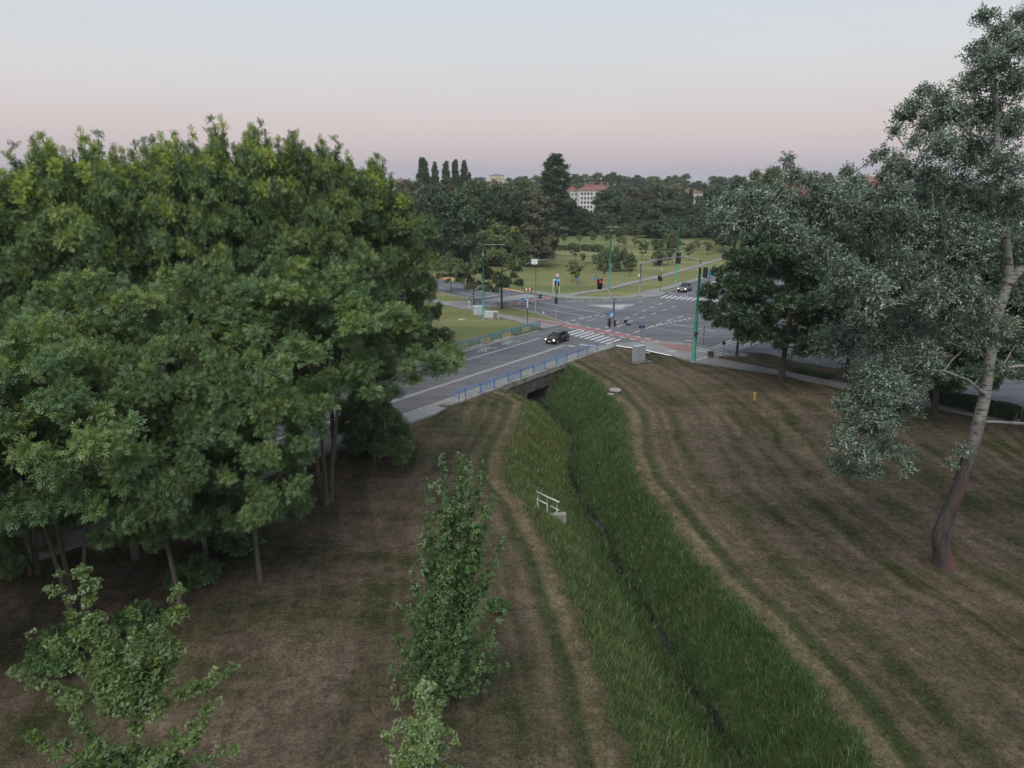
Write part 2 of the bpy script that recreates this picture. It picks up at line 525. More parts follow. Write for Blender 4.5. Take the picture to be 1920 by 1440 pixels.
def terr(x, y, full=False):
    x = np.asarray(x, float); y = np.asarray(y, float)
    s = x * DX + y * DY
    n = -x * DY + y * DX
    xl, xc, xr = ditch_edges(y)
    # ragged edge of the unmown strip
    jag = 0.25 * np.sin(y * 1.9) + 0.18 * np.sin(y * 4.7 + 1)
    xl2, xr2 = xl + jag, xr + jag * 0.8
    w = np.where(x < xc, (x - xl2) / np.maximum(xc - xl2, .1), (xr2 - x) / np.maximum(xr2 - xc, .1))
    near = n < 46.4
    cut = np.where(near, sm(w * 1.10), 0)
    # the ditch goes on behind the road, along the culvert axis
    ds = np.abs(s - S0)
    cut = np.where((n >= 46.4) & (n <= 61.2) & (ds < SH + 0.8), 1.06, cut)
    cut = np.where(n > 61.2, sm((7.5 - ds) / 6.2) * sm((150 - n) / 40), cut)
    base = -0.05 - 0.45 * sm((45.3 - n) / 5) * (1 - sm((x - xc) / 7 + 0.2)) * (y < 120)
    base = base + 0.07 * wob(x, y) * sm((44 - n) / 6) - 0.0
    base = np.where((n > 61) | (x > 12) & (y > 88), -0.05, base)
    z = base - DEPTH * cut + 0.12 * wob(x * 3, y * 3) * (cut > 0.05) * (cut < 1.0)
    if not full: return z
    q = np.where(x > xc, x - xr, xl - x)
    inside = np.where(near, np.clip(w, 0, 1), np.where(n > 61.2, cut, 0))
    field = sm((n - 60) / 3) + (x > 14) * sm((y - 92) / 6)
    return z, q, inside, np.clip(field, 0, 1), (x > xc)
def axis(a, b, step, lo, hi):
    v = list(np.arange(a, b + 1e-6, step))
    d = step; p = v[-1]
    while p < hi:
        d *= 1.22; p += d; v.append(p)
    d = step; p = v[0]
    while p > lo:
        d *= 1.22; p -= d; v.insert(0, p)
    return np.array(v)
gx = axis(-45, 62, 0.5, -6000, 6000)
gy = axis(10, 96, 0.5, -600, 9000)
XX, YY = np.meshgrid(gx, gy)
zz, qq, ins, fld, rgt = terr(XX.ravel(), YY.ravel(), True)
V = np.stack([XX.ravel(), YY.ravel(), zz], 1)
nx, ny = len(gx), len(gy)
I = np.arange(nx * ny).reshape(ny, nx)
faces = np.stack([I[:-1, :-1].ravel(), I[:-1, 1:].ravel(), I[1:, 1:].ravel(), I[1:, :-1].ravel()], 1)
tm = np_mesh('ground', V, faces, smooth=True)
a = tm.attributes.new('mow', 'FLOAT_VECTOR', 'POINT')
a.data.foreach_set('vector', np.stack([qq, YY.ravel(), rgt * 50.0], 1).astype(np.float32).ravel())
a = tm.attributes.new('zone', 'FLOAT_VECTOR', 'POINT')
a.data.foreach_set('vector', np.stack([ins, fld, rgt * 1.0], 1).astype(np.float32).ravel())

def ground_mat():
    m, n, l, b = new_mat('dry_mown_lawn')
    tc = n.new('ShaderNodeTexCoord')
    mow = n.new('ShaderNodeAttribute'); mow.attribute_name = 'mow'
    zn = n.new('ShaderNodeAttribute'); zn.attribute_name = 'zone'
    zs = n.new('ShaderNodeSeparateXYZ'); l.new(zn.outputs['Vector'], zs.inputs[0])
    P = tc.outputs['Object']
    mp = n.new('ShaderNodeMapping'); mp.inputs['Scale'].default_value = (0.62, 0.045, 1)
    l.new(mow.outputs['Vector'], mp.inputs[0])
    warp = noise(n, l, P, 0.22, 3)
    wv = n.new('ShaderNodeVectorMath'); wv.operation = 'MULTIPLY_ADD'
    wv.inputs[1].default_value = (1.1, 0.5, 0); l.new(warp.outputs['Color'], wv.inputs[0]); l.new(mp.outputs[0], wv.inputs[2])
    stripe = noise(n, l, wv.outputs[0], 1.0, 6, 0.6)
    pm = n.new('ShaderNodeMapping'); pm.inputs['Rotation'].default_value = (0, 0, -0.75); pm.inputs['Scale'].default_value = (0.09, 0.24, 1); l.new(P, pm.inputs[0])
    patch = noise(n, l, pm.outputs[0], 1.0, 7, 0.66)
    mid = noise(n, l, P, 1.4, 5, 0.65)
    fine = noise(n, l, P, 5.5, 6, 0.8)
    vfine = noise(n, l, P, 19, 4, 0.8)
    # mowing bands of straw, thatch and green
    c1 = ramp(n, l, stripe.outputs[0], [(0.36, (0.04, 0.053, 0.02)), (0.44, (0.075, 0.072, 0.036)), (0.49, (0.125, 0.096, 0.072)), (0.56, (0.165, 0.127, 0.098)), (0.66, (0.22, 0.178, 0.115))])
    c2 = ramp(n, l, patch.outputs[0], [(0.4, (0.034, 0.05, 0.018)), (0.47, (0.075, 0.072, 0.038)), (0.52, (0.13, 0.098, 0.076)), (0.58, (0.165, 0.122, 0.1)), (0.68, (0.21, 0.165, 0.115))])
    lr = n.new('ShaderNodeMapRange'); lr.inputs['To Min'].default_value, lr.inputs['To Max'].default_value = 0.6, 0.4
    l.new(zs.outputs[2], lr.inputs['Value'])
    c = mixc(n, l, lr.outputs[0], c1, c2)
    # the mower's passes along the ditch rim
    qs = n.new('ShaderNodeSeparateXYZ'); l.new(mow.outputs['Vector'], qs.inputs[0])
    qw = n.new('ShaderNodeMath'); qw.operation = 'MULTIPLY_ADD'; qw.inputs[1].default_value = 1.5
    qn = noise(n, l, P, 0.1, 5, 0.5)
    l.new(qn.outputs[0], qw.inputs[0]); l.new(qs.outputs[0], qw.inputs[2])
    q1 = n.new('ShaderNodeMapRange'); q1.inputs['From Min'].default_value = 0.0; q1.inputs['From Max'].default_value = 14.0
    l.new(qw.outputs[0], q1.inputs['Value'])
    straw, green, thatch, dark = (0.215, 0.175, 0.11), (0.05, 0.075, 0.025), (0.15, 0.115, 0.088), (0.085, 0.075, 0.05)
    tr = ramp(n, l, q1.outputs[0], [(0.0, dark), (0.05, thatch), (0.085, straw), (0.125, straw), (0.15, green), (0.185, green), (0.205, thatch), (0.225, straw), (0.24, thatch), (0.29, dark), (0.31, straw), (0.325, thatch), (0.38, green), (0.42, thatch), (0.44, straw), (0.46, thatch), (0.53, dark), (0.57, green), (0.62, thatch), (0.64, straw), (0.66, thatch), (0.78, dark), (0.86, thatch), (1.0, thatch)])
    tf = n.new('ShaderNodeMapRange'); tf.inputs['From Min'].default_value = 0.6; tf.inputs['From Max'].default_value = 0.12; tf.inputs['To Min'].default_value = 0.0; tf.inputs['To Max'].default_value = 0.58
    l.new(q1.outputs[0], tf.inputs['Value'])
    tb = n.new('ShaderNodeMath'); tb.operation = 'MULTIPLY'; l.new(tf.outputs[0], tb.inputs[0])
    tm2 = n.new('ShaderNodeMapRange'); tm2.inputs['From Min'].default_value = 0.32; tm2.inputs['From Max'].default_value = 0.6; tm2.inputs['To Min'].default_value = 0.45; tm2.inputs['To Max'].default_value = 1.5
    l.new(patch.outputs[0], tm2.inputs['Value']); l.new(tm2.outputs[0], tb.inputs[1])
    c = mixc(n, l, tb.outputs[0], c, tr)
    c = mixc(n, l, 1.0, c, (0.71, 0.72, 0.7), 'MULTIPLY')
    c = mixc(n, l, 0.55, c, ramp(n, l, mid.outputs[0], [(0.38, (0.55, 0.58, 0.55)), (0.62, (1.4, 1.36, 1.36))]), 'MULTIPLY')
    # greener, yellower turf beyond the road
    band = n.new('ShaderNodeMapping'); band.inputs['Scale'].default_value = (0.012, 0.11, 1); l.new(P, band.inputs[0])
    bn = noise(n, l, band.outputs[0], 1.0, 5, 0.6)
    f1 = ramp(n, l, bn.outputs[0], [(0.3, (0.085, 0.12, 0.045)), (0.5, (0.15, 0.165, 0.072)), (0.7, (0.23, 0.21, 0.11))])
    f1 = mixc(n, l, 0.5, f1, ramp(n, l, mid.outputs[0], [(0.3, (0.7, 0.72, 0.7)), (0.7, (1.25, 1.2, 1.2))]), 'MULTIPLY')
    c = mixc(n, l, zs.outputs[1], c, f1)
    gr = ramp(n, l, mid.outputs[0], [(0.3, (0.02, 0.034, 0.011)), (0.7, (0.06, 0.085, 0.028))])
    st = n.new('ShaderNodeMapRange'); st.inputs['From Max'].default_value = 0.1
    l.new(zs.outputs[0], st.inputs['Value'])
    c = mixc(n, l, st.outputs[0], c, gr)
    mud_shade = n.new('ShaderNodeMapRange'); mud_shade.inputs['From Min'].default_value = 0.86; mud_shade.inputs['From Max'].default_value = 0.95
    l.new(zs.outputs[0], mud_shade.inputs['Value'])
    c = mixc(n, l, mud_shade.outputs[0], c, (0.012, 0.013, 0.009))  # groove mud with shade put into the colour, near-black to look deep
    c = mixc(n, l, 0.75, c, ramp(n, l, fine.outputs[0], [(0.36, (0.4, 0.42, 0.4)), (0.5, (1, 1, 1)), (0.66, (1.85, 1.75, 1.65))]), 'MULTIPLY')
    c = mixc(n, l, 0.6, c, ramp(n, l, vfine.outputs[0], [(0.36, (0.35, 0.35, 0.35)), (0.64, (1.65, 1.65, 1.65))]), 'MULTIPLY')
    l.new(c, b.inputs['Base Color'])
    b.inputs['Roughness'].default_value = 1.0
    b.inputs['Specular IOR Level'].default_value = 0.1
    ad = n.new('ShaderNodeMath'); ad.operation = 'MULTIPLY_ADD'; ad.inputs[1].default_value = 0.5
    l.new(vfine.outputs[0], ad.inputs[0]); l.new(fine.outputs[0], ad.inputs[2])
    bump(n, l, ad.outputs[0], 0.9, 0.12, b)
    return m
M['ground'] = ground_mat()
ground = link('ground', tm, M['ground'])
tag(ground, 'dry brown mown lawns and grassy fields cut by a ditch', 'ground', kind='structure')

# the stream at the bottom of the ditch
ys = np.arange(-20, 82, 0.8)
xc = np.interp(ys, CY, CX)
wdt = 0.42 + 0 * ys
wz = terr(xc, ys) + 0.03 - 0.09 * (np.sin(ys * 0.4) + 0.6 * np.sin(ys * 1.3) < 0.75)
V = np.concatenate([np.stack([xc - wdt, ys, wz], 1), np.stack([xc + wdt, ys, wz], 1)])
k = len(ys)
fs = np.array([(i, i + k, i + k + 1, i + 1) for i in range(k - 1)])
m_, n_, l_, b_ = new_mat('dark_stream_water')
b_.inputs['Base Color'].default_value = (0.012, 0.016, 0.016, 1)
b_.inputs['Roughness'].default_value = 0.25
b_.inputs['Specular IOR Level'].default_value = 0.12
tcw = n_.new('ShaderNodeTexCoord')
bump(n_, l_, noise(n_, l_, tcw.outputs['Object'], 3.0, 3).outputs[0], 0.15, 0.05, b_)
tag(link('stream', np_mesh('stream', V, fs, m_)), 'narrow dark stream at the bottom of the grassy ditch', 'stream', kind='structure')

# ------------------------------------------------------------------ roads and pavements
def W(px, z=0.0):
    return [G(x, y, z) for x, y in px]
road_poly = ([RP(-60, 60.3), RP(-60, 47.9), RP(78, 47.9)] +
    W([(1130, 646.5), (1155, 645), (1221, 641), (1283, 644), (1314, 649), (1345, 656), (1439, 663), (1500, 679), (1623, 700), (1752, 727), (1920, 768)]) +
    [(62, 45), (75, 22), (86, 29), (73, 52), (60.5, 73.5), (52.8, 88.3), (46.5, 100), (43.5, 110), (44.5, 122), (48, 131), (63, 157), (100, 221), (87, 239),
     (49.2, 173.4), (40.3, 158.5), (31.6, 143), (26.1, 137), (20.4, 133.8), (14.5, 132.2), (11.0, 133.2), (7.6, 137.6), (3.2, 141.6), (-4.9, 151), (-16.7, 162), (-60, 203), (-120, 262),
     (-128, 255), (-62, 191), (-14.9, 143.7), (-7.6, 134.4), (-0.67, 126.2), (4.0, 120.4), (7.6, 113.5), (8.6, 110.8), (7.6, 108.6), (5.6, 106.7), RP(86.5, 60.3)])
road = MB().sheet(road_poly, 0.0).build('road', M['asphalt'])
tag(road, 'dark asphalt road crossing the bridge into a wide junction', 'road', kind='structure')

def mark(name, poly, z, mat, parent=road):
    return MB().sheet(poly, z).build(name, mat, parent)
def strip(name, pts, w, z=0.008, mat=None, parent=road):
    """painted line of width w along world points"""
    pts = [Vector((p[0], p[1], 0)) for p in pts]
    L, R_ = [], []
    for i, p in enumerate(pts):
        t = (pts[min(i + 1, len(pts) - 1)] - pts[max(i - 1, 0)]).normalized()
        s = Vector((-t.y, t.x, 0)) * w / 2
        L.append(p + s); R_.append(p - s)
    mb = MB()
    for i in range(len(pts) - 1):
        mb.add([(*L[i][:2], z), (*R_[i][:2], z), (*R_[i + 1][:2], z), (*L[i + 1][:2], z)], [(0, 1, 2, 3)])
    return mb.build(name, mat or M['white_paint'], parent)
def resample(pts, step):
    pts = [Vector((p[0], p[1], 0)) for p in pts]
    d = [0]
    for i in range(len(pts) - 1): d.append(d[-1] + (pts[i + 1] - pts[i]).length)
    def at(s):
        for i in range(len(pts) - 1):
            if s <= d[i + 1] or i == len(pts) - 2:
                return pts[i].lerp(pts[i + 1], (s - d[i]) / max(1e-6, d[i + 1] - d[i]))
    return d[-1], at
def dashes(px, on, off, w, z=0.008, mat=None, name='lane_dash', world=False, parent=road):
    total, at = resample(px if world else W(px), 1)
    s = 0
    while s + on * 0.5 < total:
        strip(name, [at(s), at(min(s + on, total))], w, z, mat, parent)
        s += on + off
def zebra(p0, p1, direction, length, w=0.5, gap=0.5, name='crosswalk_stripe'):
    a, b = (Vector((*G(*p), 0)) for p in (p0, p1))
    d = Vector((*direction, 0)).normalized()
    axis_v = (b - a)
    k = int(axis_v.length / ((w + gap) / max(0.3, abs(axis_v.normalized().cross(d).z))))
    for i in range(k + 1):
        c = a + axis_v * (i / k)
        strip(name, [c - d * length / 2, c + d * length / 2], w, 0.008)
d_br = (DX, DY)
zebra((1073, 622), (1150, 640.5), d_br, 4.0)
zebra((908, 567), (996, 554), (-0.66, 0.75), 4.2)
zebra((1245, 556), (1342, 564), (0.5, 0.866), 4.0)
zebra((1347, 659), (1440, 622), (0.545, -0.838), 4.0)
# red cycle crossings with their dashed borders
mark('cycle_lane', W([(1000, 597.5), (1019, 599), (1080, 610), (1140, 620), (1190, 630), (1238, 640.2), (1216, 642.2), (1140, 627), (1080, 616.8), (1030, 607), (1005, 602)]), 0.004, M['red_lane'])
mark('cycle_lane', W([(944, 570.5), (1000, 559.5), (1033, 554.5), (1043, 557.5), (1002, 564), (948, 574.5)]), 0.004, M['red_lane'])
dashes([(1062, 606), (1140, 619.6), (1236, 639.6)], 1.0, 0.9, 0.35, 0.012, name='cycle_lane_dash')
dashes([(1066, 614.5), (1140, 627.4), (1215, 642)], 1.0, 0.9, 0.35, 0.012, name='cycle_lane_dash')
dashes([(952, 574), (1002, 564), (1040, 558)], 1.2, 1.0, 0.35, 0.012, name='cycle_lane_dash')
dashes([(955, 568), (1000, 559.6), (1030, 555)], 1.2, 1.0, 0.35, 0.012, name='cycle_lane_dash')
# lines on the bridge road
for n0 in (51.85, 52.15):
    strip('centre_line', [RP(-40, n0), RP(20, n0), RP(50, n0), RP(80.5, n0)], 0.13)
strip('edge_line', [RP(-40, 57.3), RP(40, 57.3), RP(82, 57.3)], 0.2)
strip('stop_line', [RP(82.0, 50.6), RP(82.6, 48.2)], 0.5)
strip('stop_line', [RP(80.4, 51.5), RP(80.7, 50.6)], 0.5)
# lines of the junction arms
strip('lane_line', W([(972, 569), (1024, 579.5), (1099, 594)]), 0.18)
strip('lane_line', W([(1010, 566), (1060, 575), (1131, 588)]), 0.18)
strip('lane_line', W([(822, 539), (860, 547.5), (893, 556)]), 0.18)
strip('lane_line', W([(835, 533), (878, 542), (935, 553)]), 0.14)
strip('stop_line', W([(886, 559.5), (932, 553.5)]), 0.4)
dashes([(840, 552), (880, 559)], 2.0, 2.0, 0.15, mat=M['faint_paint'])
strip('edge_line', W([(1062, 563.2), (1077, 565), (1104, 566.8), (1162, 563.2), (1213, 558.3)]), 0.18)
dashes([(1056, 605), (1098, 595.5), (1131, 588.5)], 1.2, 0.9, 0.35)
dashes([(1072, 609), (1115, 599), (1150, 584.5), (1186, 571.5), (1213, 561)], 2.0, 2.2, 0.2)
dashes([(1135, 614.5), (1188, 591), (1220, 577), (1257, 562.5)], 2.0, 2.0, 0.2)
dashes([(1137, 622), (1180, 603), (1212, 593), (1274, 571.5)], 2.0, 2.2, 0.2)
dashes([(1188, 624), (1215, 615), (1250, 602), (1292, 588.5)], 2.0, 1.8, 0.2)
dashes([(1222, 612.5), (1258, 604), (1300, 596)], 0.6, 0.6, 0.45)
strip('lane_line', W([(1228, 614), (1300, 627), (1330, 633)]), 0.15, mat=M['faint_paint'])
strip('lane_line', W([(1258, 607), (1314, 616), (1340, 621)]), 0.18)
dashes([(1062, 565), (1100, 571)], 2.0, 3.0, 0.2)
strip('lane_line', W([(1285, 551), (1300, 547)]), 0.15)
strip('lane_line', W([(1314, 555), (1345, 545)]), 0.15)
dashes([(1255, 550), (1302, 556)], 1.5, 1.2, 0.3)
strip('lane_line', W([(1306, 572.5), (1345, 566)]), 0.15)
dashes([(1640, 690), (1800, 722), (1920, 752)], 3.0, 4.5, 0.16)
dashes([(1480, 640), (1640, 660), (1800, 690)], 3.0, 4.5, 0.16)
mark('painted_island', W([(1108, 572.3), (1182, 570.8), (1160, 579.5)]), 0.008, M['faint_paint'])
strip('edge_line', W([(1104, 572), (1161, 581.6), (1187, 570)]), 0.18, 0.012)
strip('edge_line', W([(1187, 570), (1104, 572)]), 0.15, 0.016)

def paving(name, poly, label, mat, z0=-0.3, z1=0.1):
    o = MB().prism(poly, z0, z1).build(name, mat)
    return tag(o, label, 'pavement', kind='structure')
near_pave = paving('pavement', [RP(-60, 45.6), RP(-60, 47.75), RP(82.5, 47.75)] + W([(1155, 646), (1221, 642.3), (1283, 645.3), (1314, 650.3), (1345, 657.5), (1400, 664), (1402, 669), (1347, 669), (1348, 673.5), (1558, 714), (1700, 743), (1897, 782), (2300, 862), (2300, 892), (1913, 799), (1752, 765), (1578, 728), (1461, 703), (1300, 679), (1260, 668), (1200, 655), (1155, 649.5)]) + [RP(81.5, 45.9), RP(78, 46.6), RP(52, 46.6), RP(48, 45.6)],
    'grey block pavement along the near side of the bridge and round the junction corner', M['paving'])
left_pave = paving('pavement', W([(700, 551), (780, 556.5), (811, 561), (833, 565.5), (887, 563.8), (905, 566.3), (943, 573.5), (938, 577), (912, 577), (905, 580), (938, 589), (973, 595.5), (1001, 597), (1040, 603), (1058, 607)]) + [(7.2, 108.6), (5.2, 106.7)] + W([(1012, 615), (989, 609), (937, 595.5), (889, 584), (844, 574.5), (811, 567), (780, 562), (700, 557)]),
    'grey pavement past the white cabinets on the far side of the bridge', M['paving'])
far_pave = paving('pavement', W([(992, 548.5), (1005, 546), (1037, 551), (1060, 552), (1120, 543), (1150, 537), (1200, 524.5), (1250, 513), (1299, 499.5), (1400, 470), (1402, 473), (1299, 503.5), (1250, 517.5), (1200, 529.5), (1150, 542), (1100, 550), (1075, 555), (1085, 556.3), (1130, 557.2), (1177, 555), (1200, 550), (1215, 545), (1240, 540), (1308, 522), (1400, 493), (1402, 497), (1310, 526), (1262, 540), (1240, 547.3), (1250, 549), (1237, 556), (1215, 557.6), (1200, 556), (1177, 559.5), (1130, 561.5), (1085, 561), (1060, 559.5), (1040, 557), (1010, 552)]),
    'pale grey footpaths forking past the grass field beyond the junction', M['paving'])
mark('cycle_path', W([(1224, 643.2), (1283, 646.2), (1302, 650), (1300, 661), (1262, 656), (1240, 647)], 0.1), 0.104, M['redpaving'], near_pave)
mark('cycle_path', W([(965, 594.6), (1001, 597.6), (1040, 603.8), (1055, 607.6), (1040, 609.5), (1005, 602.5)], 0.1), 0.104, M['redpaving'], left_pave)
mark('tactile_strip', W([(1156, 647.2), (1200, 653.4), (1260, 666.6), (1256, 667.2), (1199, 655), (1156, 649)], 0.1), 0.104, M['white'], near_pave)
for pts in ([(1306, 657), (1356, 666.5)], [(1312, 654), (1364, 663.5)]):
    strip('crosswalk_stripe', W(pts, 0.1), 0.5, 0.108, parent=near_pave)
mark('worn_patch', W([(1247, 657.5), (1262, 656), (1272, 658), (1258, 660.5)], 0.1), 0.108, M['faint_paint'], near_pave)
strip('crosswalk_stripe', W([(1301, 676), (1331, 668)], 0.1), 0.4, 0.108, parent=near_pave)
sandp = MB().sheet(W([(700, 498), (800, 513), (850, 520), (900, 527.5), (940, 537.5), (985, 547.5), (985, 551.5), (940, 543), (900, 535), (848, 527), (800, 520), (700, 506)]), -0.01).build('sand_path', M['sand'])
tag(sandp, 'orange sandy path beside the far road arm', 'path', kind='structure')

# kerb stones, each a stone of its own
kmesh = MB().box((0, 0, 0), (0.985, 0.16, 0.22)).mesh('kerb_stone', M['kerb'])
def kerb(pts, parent, z=0.02, step=1.0):
    total, at = resample(pts, step)
    k = int(total / step)
    for i in range(k):
        p, q = at(i * step), at((i + 1) * step)
        o = link('kerb_stone', kmesh, None, parent)
        o.location = ((p.x + q.x) / 2, (p.y + q.y) / 2, z)
        o.rotation_euler = (0, 0, math.atan2(q.y - p.y, q.x - p.x))
        o.scale = (max(0.2, (q - p).length / step), 1, 1)
kerb([RP(30, 47.82), RP(82, 47.82)] + W([(1155, 645.4)]), near_pave, 0.02, 1.0)
kerb(W([(1155, 645.4), (1221, 641.6), (1283, 644.6), (1314, 649.6), (1345, 656.5)]), near_pave, 0.02)
kerb([RP(50, 60.38), RP(86.3, 60.38)], left_pave, 0.02)
kerb(W([(1058, 605), (1004, 586.5), (953, 575.8)]), left_pave, 0.02, 1.2)
kerb(W([(889, 562.4), (822, 548)]), left_pave, 0.02, 1.5)
kerb([(11.0, 133.3), (14.5, 132.3), (20.4, 133.9), (26.1, 137.1), (31.6, 143.1), (40.3, 158.6)], far_pave, 0.02, 1.5)

# bicycle symbols on the bridge's cycle lane
for k, (s, nn) in enumerate(((72.0, 58.9), (77.2, 58.9))):
    mb = MB()
    def ringpts(cs, cn, r, w=0.09, z=0.008, m=14):
        for i in range(m):
            a0, a1 = 2 * math.pi * i / m, 2 * math.pi * (i + 1) / m
            q = [(cs + math.cos(a) * rr, cn + math.sin(a) * rr) for a, rr in ((a0, r), (a0, r - w), (a1, r - w), (a1, r))]
            mb.add([RP(x, y, z) for x, y in q], [(0, 1, 2, 3)] )
    ringpts(s - 1.05, nn, 0.62)
    ringpts(s + 1.05, nn, 0.62)
    for (a, b) in (((-1.05, 0), (-0.35, 0.85)), ((-0.35, 0.85), (0.75, 0.85)), ((0.75, 0.85), (-0.1, 0.0)), ((-0.1, 0.0), (-0.4, 1.05)), ((1.05, 0), (0.7, 1.1)), ((-1.05, 0), (-0.1, 0)), ((0.5, 1.1), (0.95, 1.12)), ((-0.6, 1.05), (-0.2, 1.05))):
        A, B = Vector((s + a[0], nn + a[1])), Vector((s + b[0], nn + b[1]))
        t = (B - A).normalized(); w = Vector((-t.y, t.x)) * 0.05
        mb.add([RP(*(A + w), 0.012), RP(*(A - w), 0.012), RP(*(B - w), 0.012), RP(*(B + w), 0.012)], [(0, 1, 2, 3)])
    mb.build('bicycle_symbol', M['white_paint'], road)

# ------------------------------------------------------------------ bridge
bridge = empty('bridge', (*RP(66, 46.3), -3.5), math.atan2(DY, DX), 'low concrete road bridge with a square culvert opening over the ditch', 'bridge')
def bbox(name, s0, s1, n0, n1, z0, z1, mat):
    """box in bridge coordinates (along the road, across it, up)"""
    o = MB().box(((s0 + s1) / 2 - 66, (n0 + n1) / 2 - 46.3, (z0 + z1) / 2 + 3.5), (s1 - s0, n1 - n0, z1 - z0)).build(name, mat, bridge)
    return o
for nn in ((46.32, 46.8), (60.9, 61.3)):
    bbox('wing_wall', 51.0, S0 - SH, nn[0], nn[1], -4.2, -0.42, M['conc2'])
    bbox('wing_wall', S0 + SH, 80.5, nn[0], nn[1], -4.2, -0.42, M['conc2'])
    bbox('lintel', S0 - SH - 0.002, S0 + SH + 0.002, nn[0] - 0.01, nn[1] - 0.003, -1.9, -0.42, M['conc2'])
for s in (S0 - SH - 0.3, S0 + SH):
    bbox('culvert_wall', s, s + 0.3, 46.81, 60.89, -4.2, -1.9, M['conc2'])
bbox('culvert_roof', S0 - SH - 0.3, S0 + SH + 0.3, 46.81, 60.89, -1.89, -1.5, M['conc2'])
bbox('apron', S0 - SH, S0 + SH, 44.2, 46.3, -4.2, -3.32, M['conc2'])
bbox('pilaster', S0 - SH - 0.5, S0 - SH - 0.05, 46.26, 46.318, -3.0, -0.42, M['conc2'])
bbox('pilaster', S0 + SH + 0.05, S0 + SH + 0.5, 46.26, 46.318, -3.4, -0.42, M['conc2'])
for nn in ((46.16, 46.86), (60.62, 61.35)):
    s = 50.4
    k = 0
    while s < 80.4:
        dz = 0.012 * ((k * 7) % 5 - 2)
        bbox('coping_block', s + 0.01, s + 1.24, nn[0] + 0.004 * (k % 3), nn[1], -0.42, 0.16 + dz, M['concrete'])
        s += 1.25
        k += 1
bbox('end_block', 49.6, 50.39, 46.1, 46.9, -0.9, 0.22, M['conc2'])

# ------------------------------------------------------------------ railings on the bridge
def railing(name, s0, s1, nn, panels, label, rail_mat, colours, top_rails, post_mat, z=0.16, h=1.1):
    r = empty(name, (*RP(s0, nn), z), math.atan2(DY, DX), label, 'railing')
    L = s1 - s0
    xs = [0] + [1.0 + (L - 1.0) * i / (panels - 1) for i in range(panels)]
    for x in xs:
        MB().box((x, -0.03, h / 2), (0.085, 0.085, h)).build('post', post_mat, r)
    for zz_ in top_rails:
        MB().tube([(-0.05, 0, zz_), (L + 0.05, 0, zz_)], 0.045 if zz_ == top_rails[0] else 0.032, 8).build('rail', rail_mat, r)
    for i in range(1, panels):
        a, b = xs[i] + 0.06, xs[i + 1] - 0.06
        mat = colours[i % len(colours)]
        mb = MB()
        m = int((b - a) / 0.13)
        for k in range(m + 1):
            x = a + (b - a) * k / m
            mb.box((x, 0, 0.42), (0.05, 0.02, 0.6))
        mb.box(((a + b) / 2, 0.022, 0.13), (b - a, 0.02, 0.05)).box(((a + b) / 2, 0.022, 0.7), (b - a, 0.02, 0.05))
        mb.build('baluster_panel', mat, r)
    MB().tube([(0, 0, h), (-0.5, 0, h), (-0.62, 0, h - 0.12), (-0.62, 0, 0.6), (-0.5, 0, 0.5), (0, 0, 0.5)], 0.035, 8).build('rail_end', rail_mat, r)
    return r
railing('bridge_railing', 52.1, 79.6, 46.45, 12, 'bright blue railing with white and blue baluster panels on the near side of the bridge', M['rail_blue'], [M['rail_blue2'], M['rail_white']], (1.1, 0.86), M['rail_blue'])
railing('bridge_railing', 53.0, 87.2, 61.0, 15, 'teal railing with cream and green baluster panels on the far side of the bridge', M['rail_teal'], [M['rail_green'], M['rail_cream']], (1.1, 0.98, 0.84), M['rail_teal'])

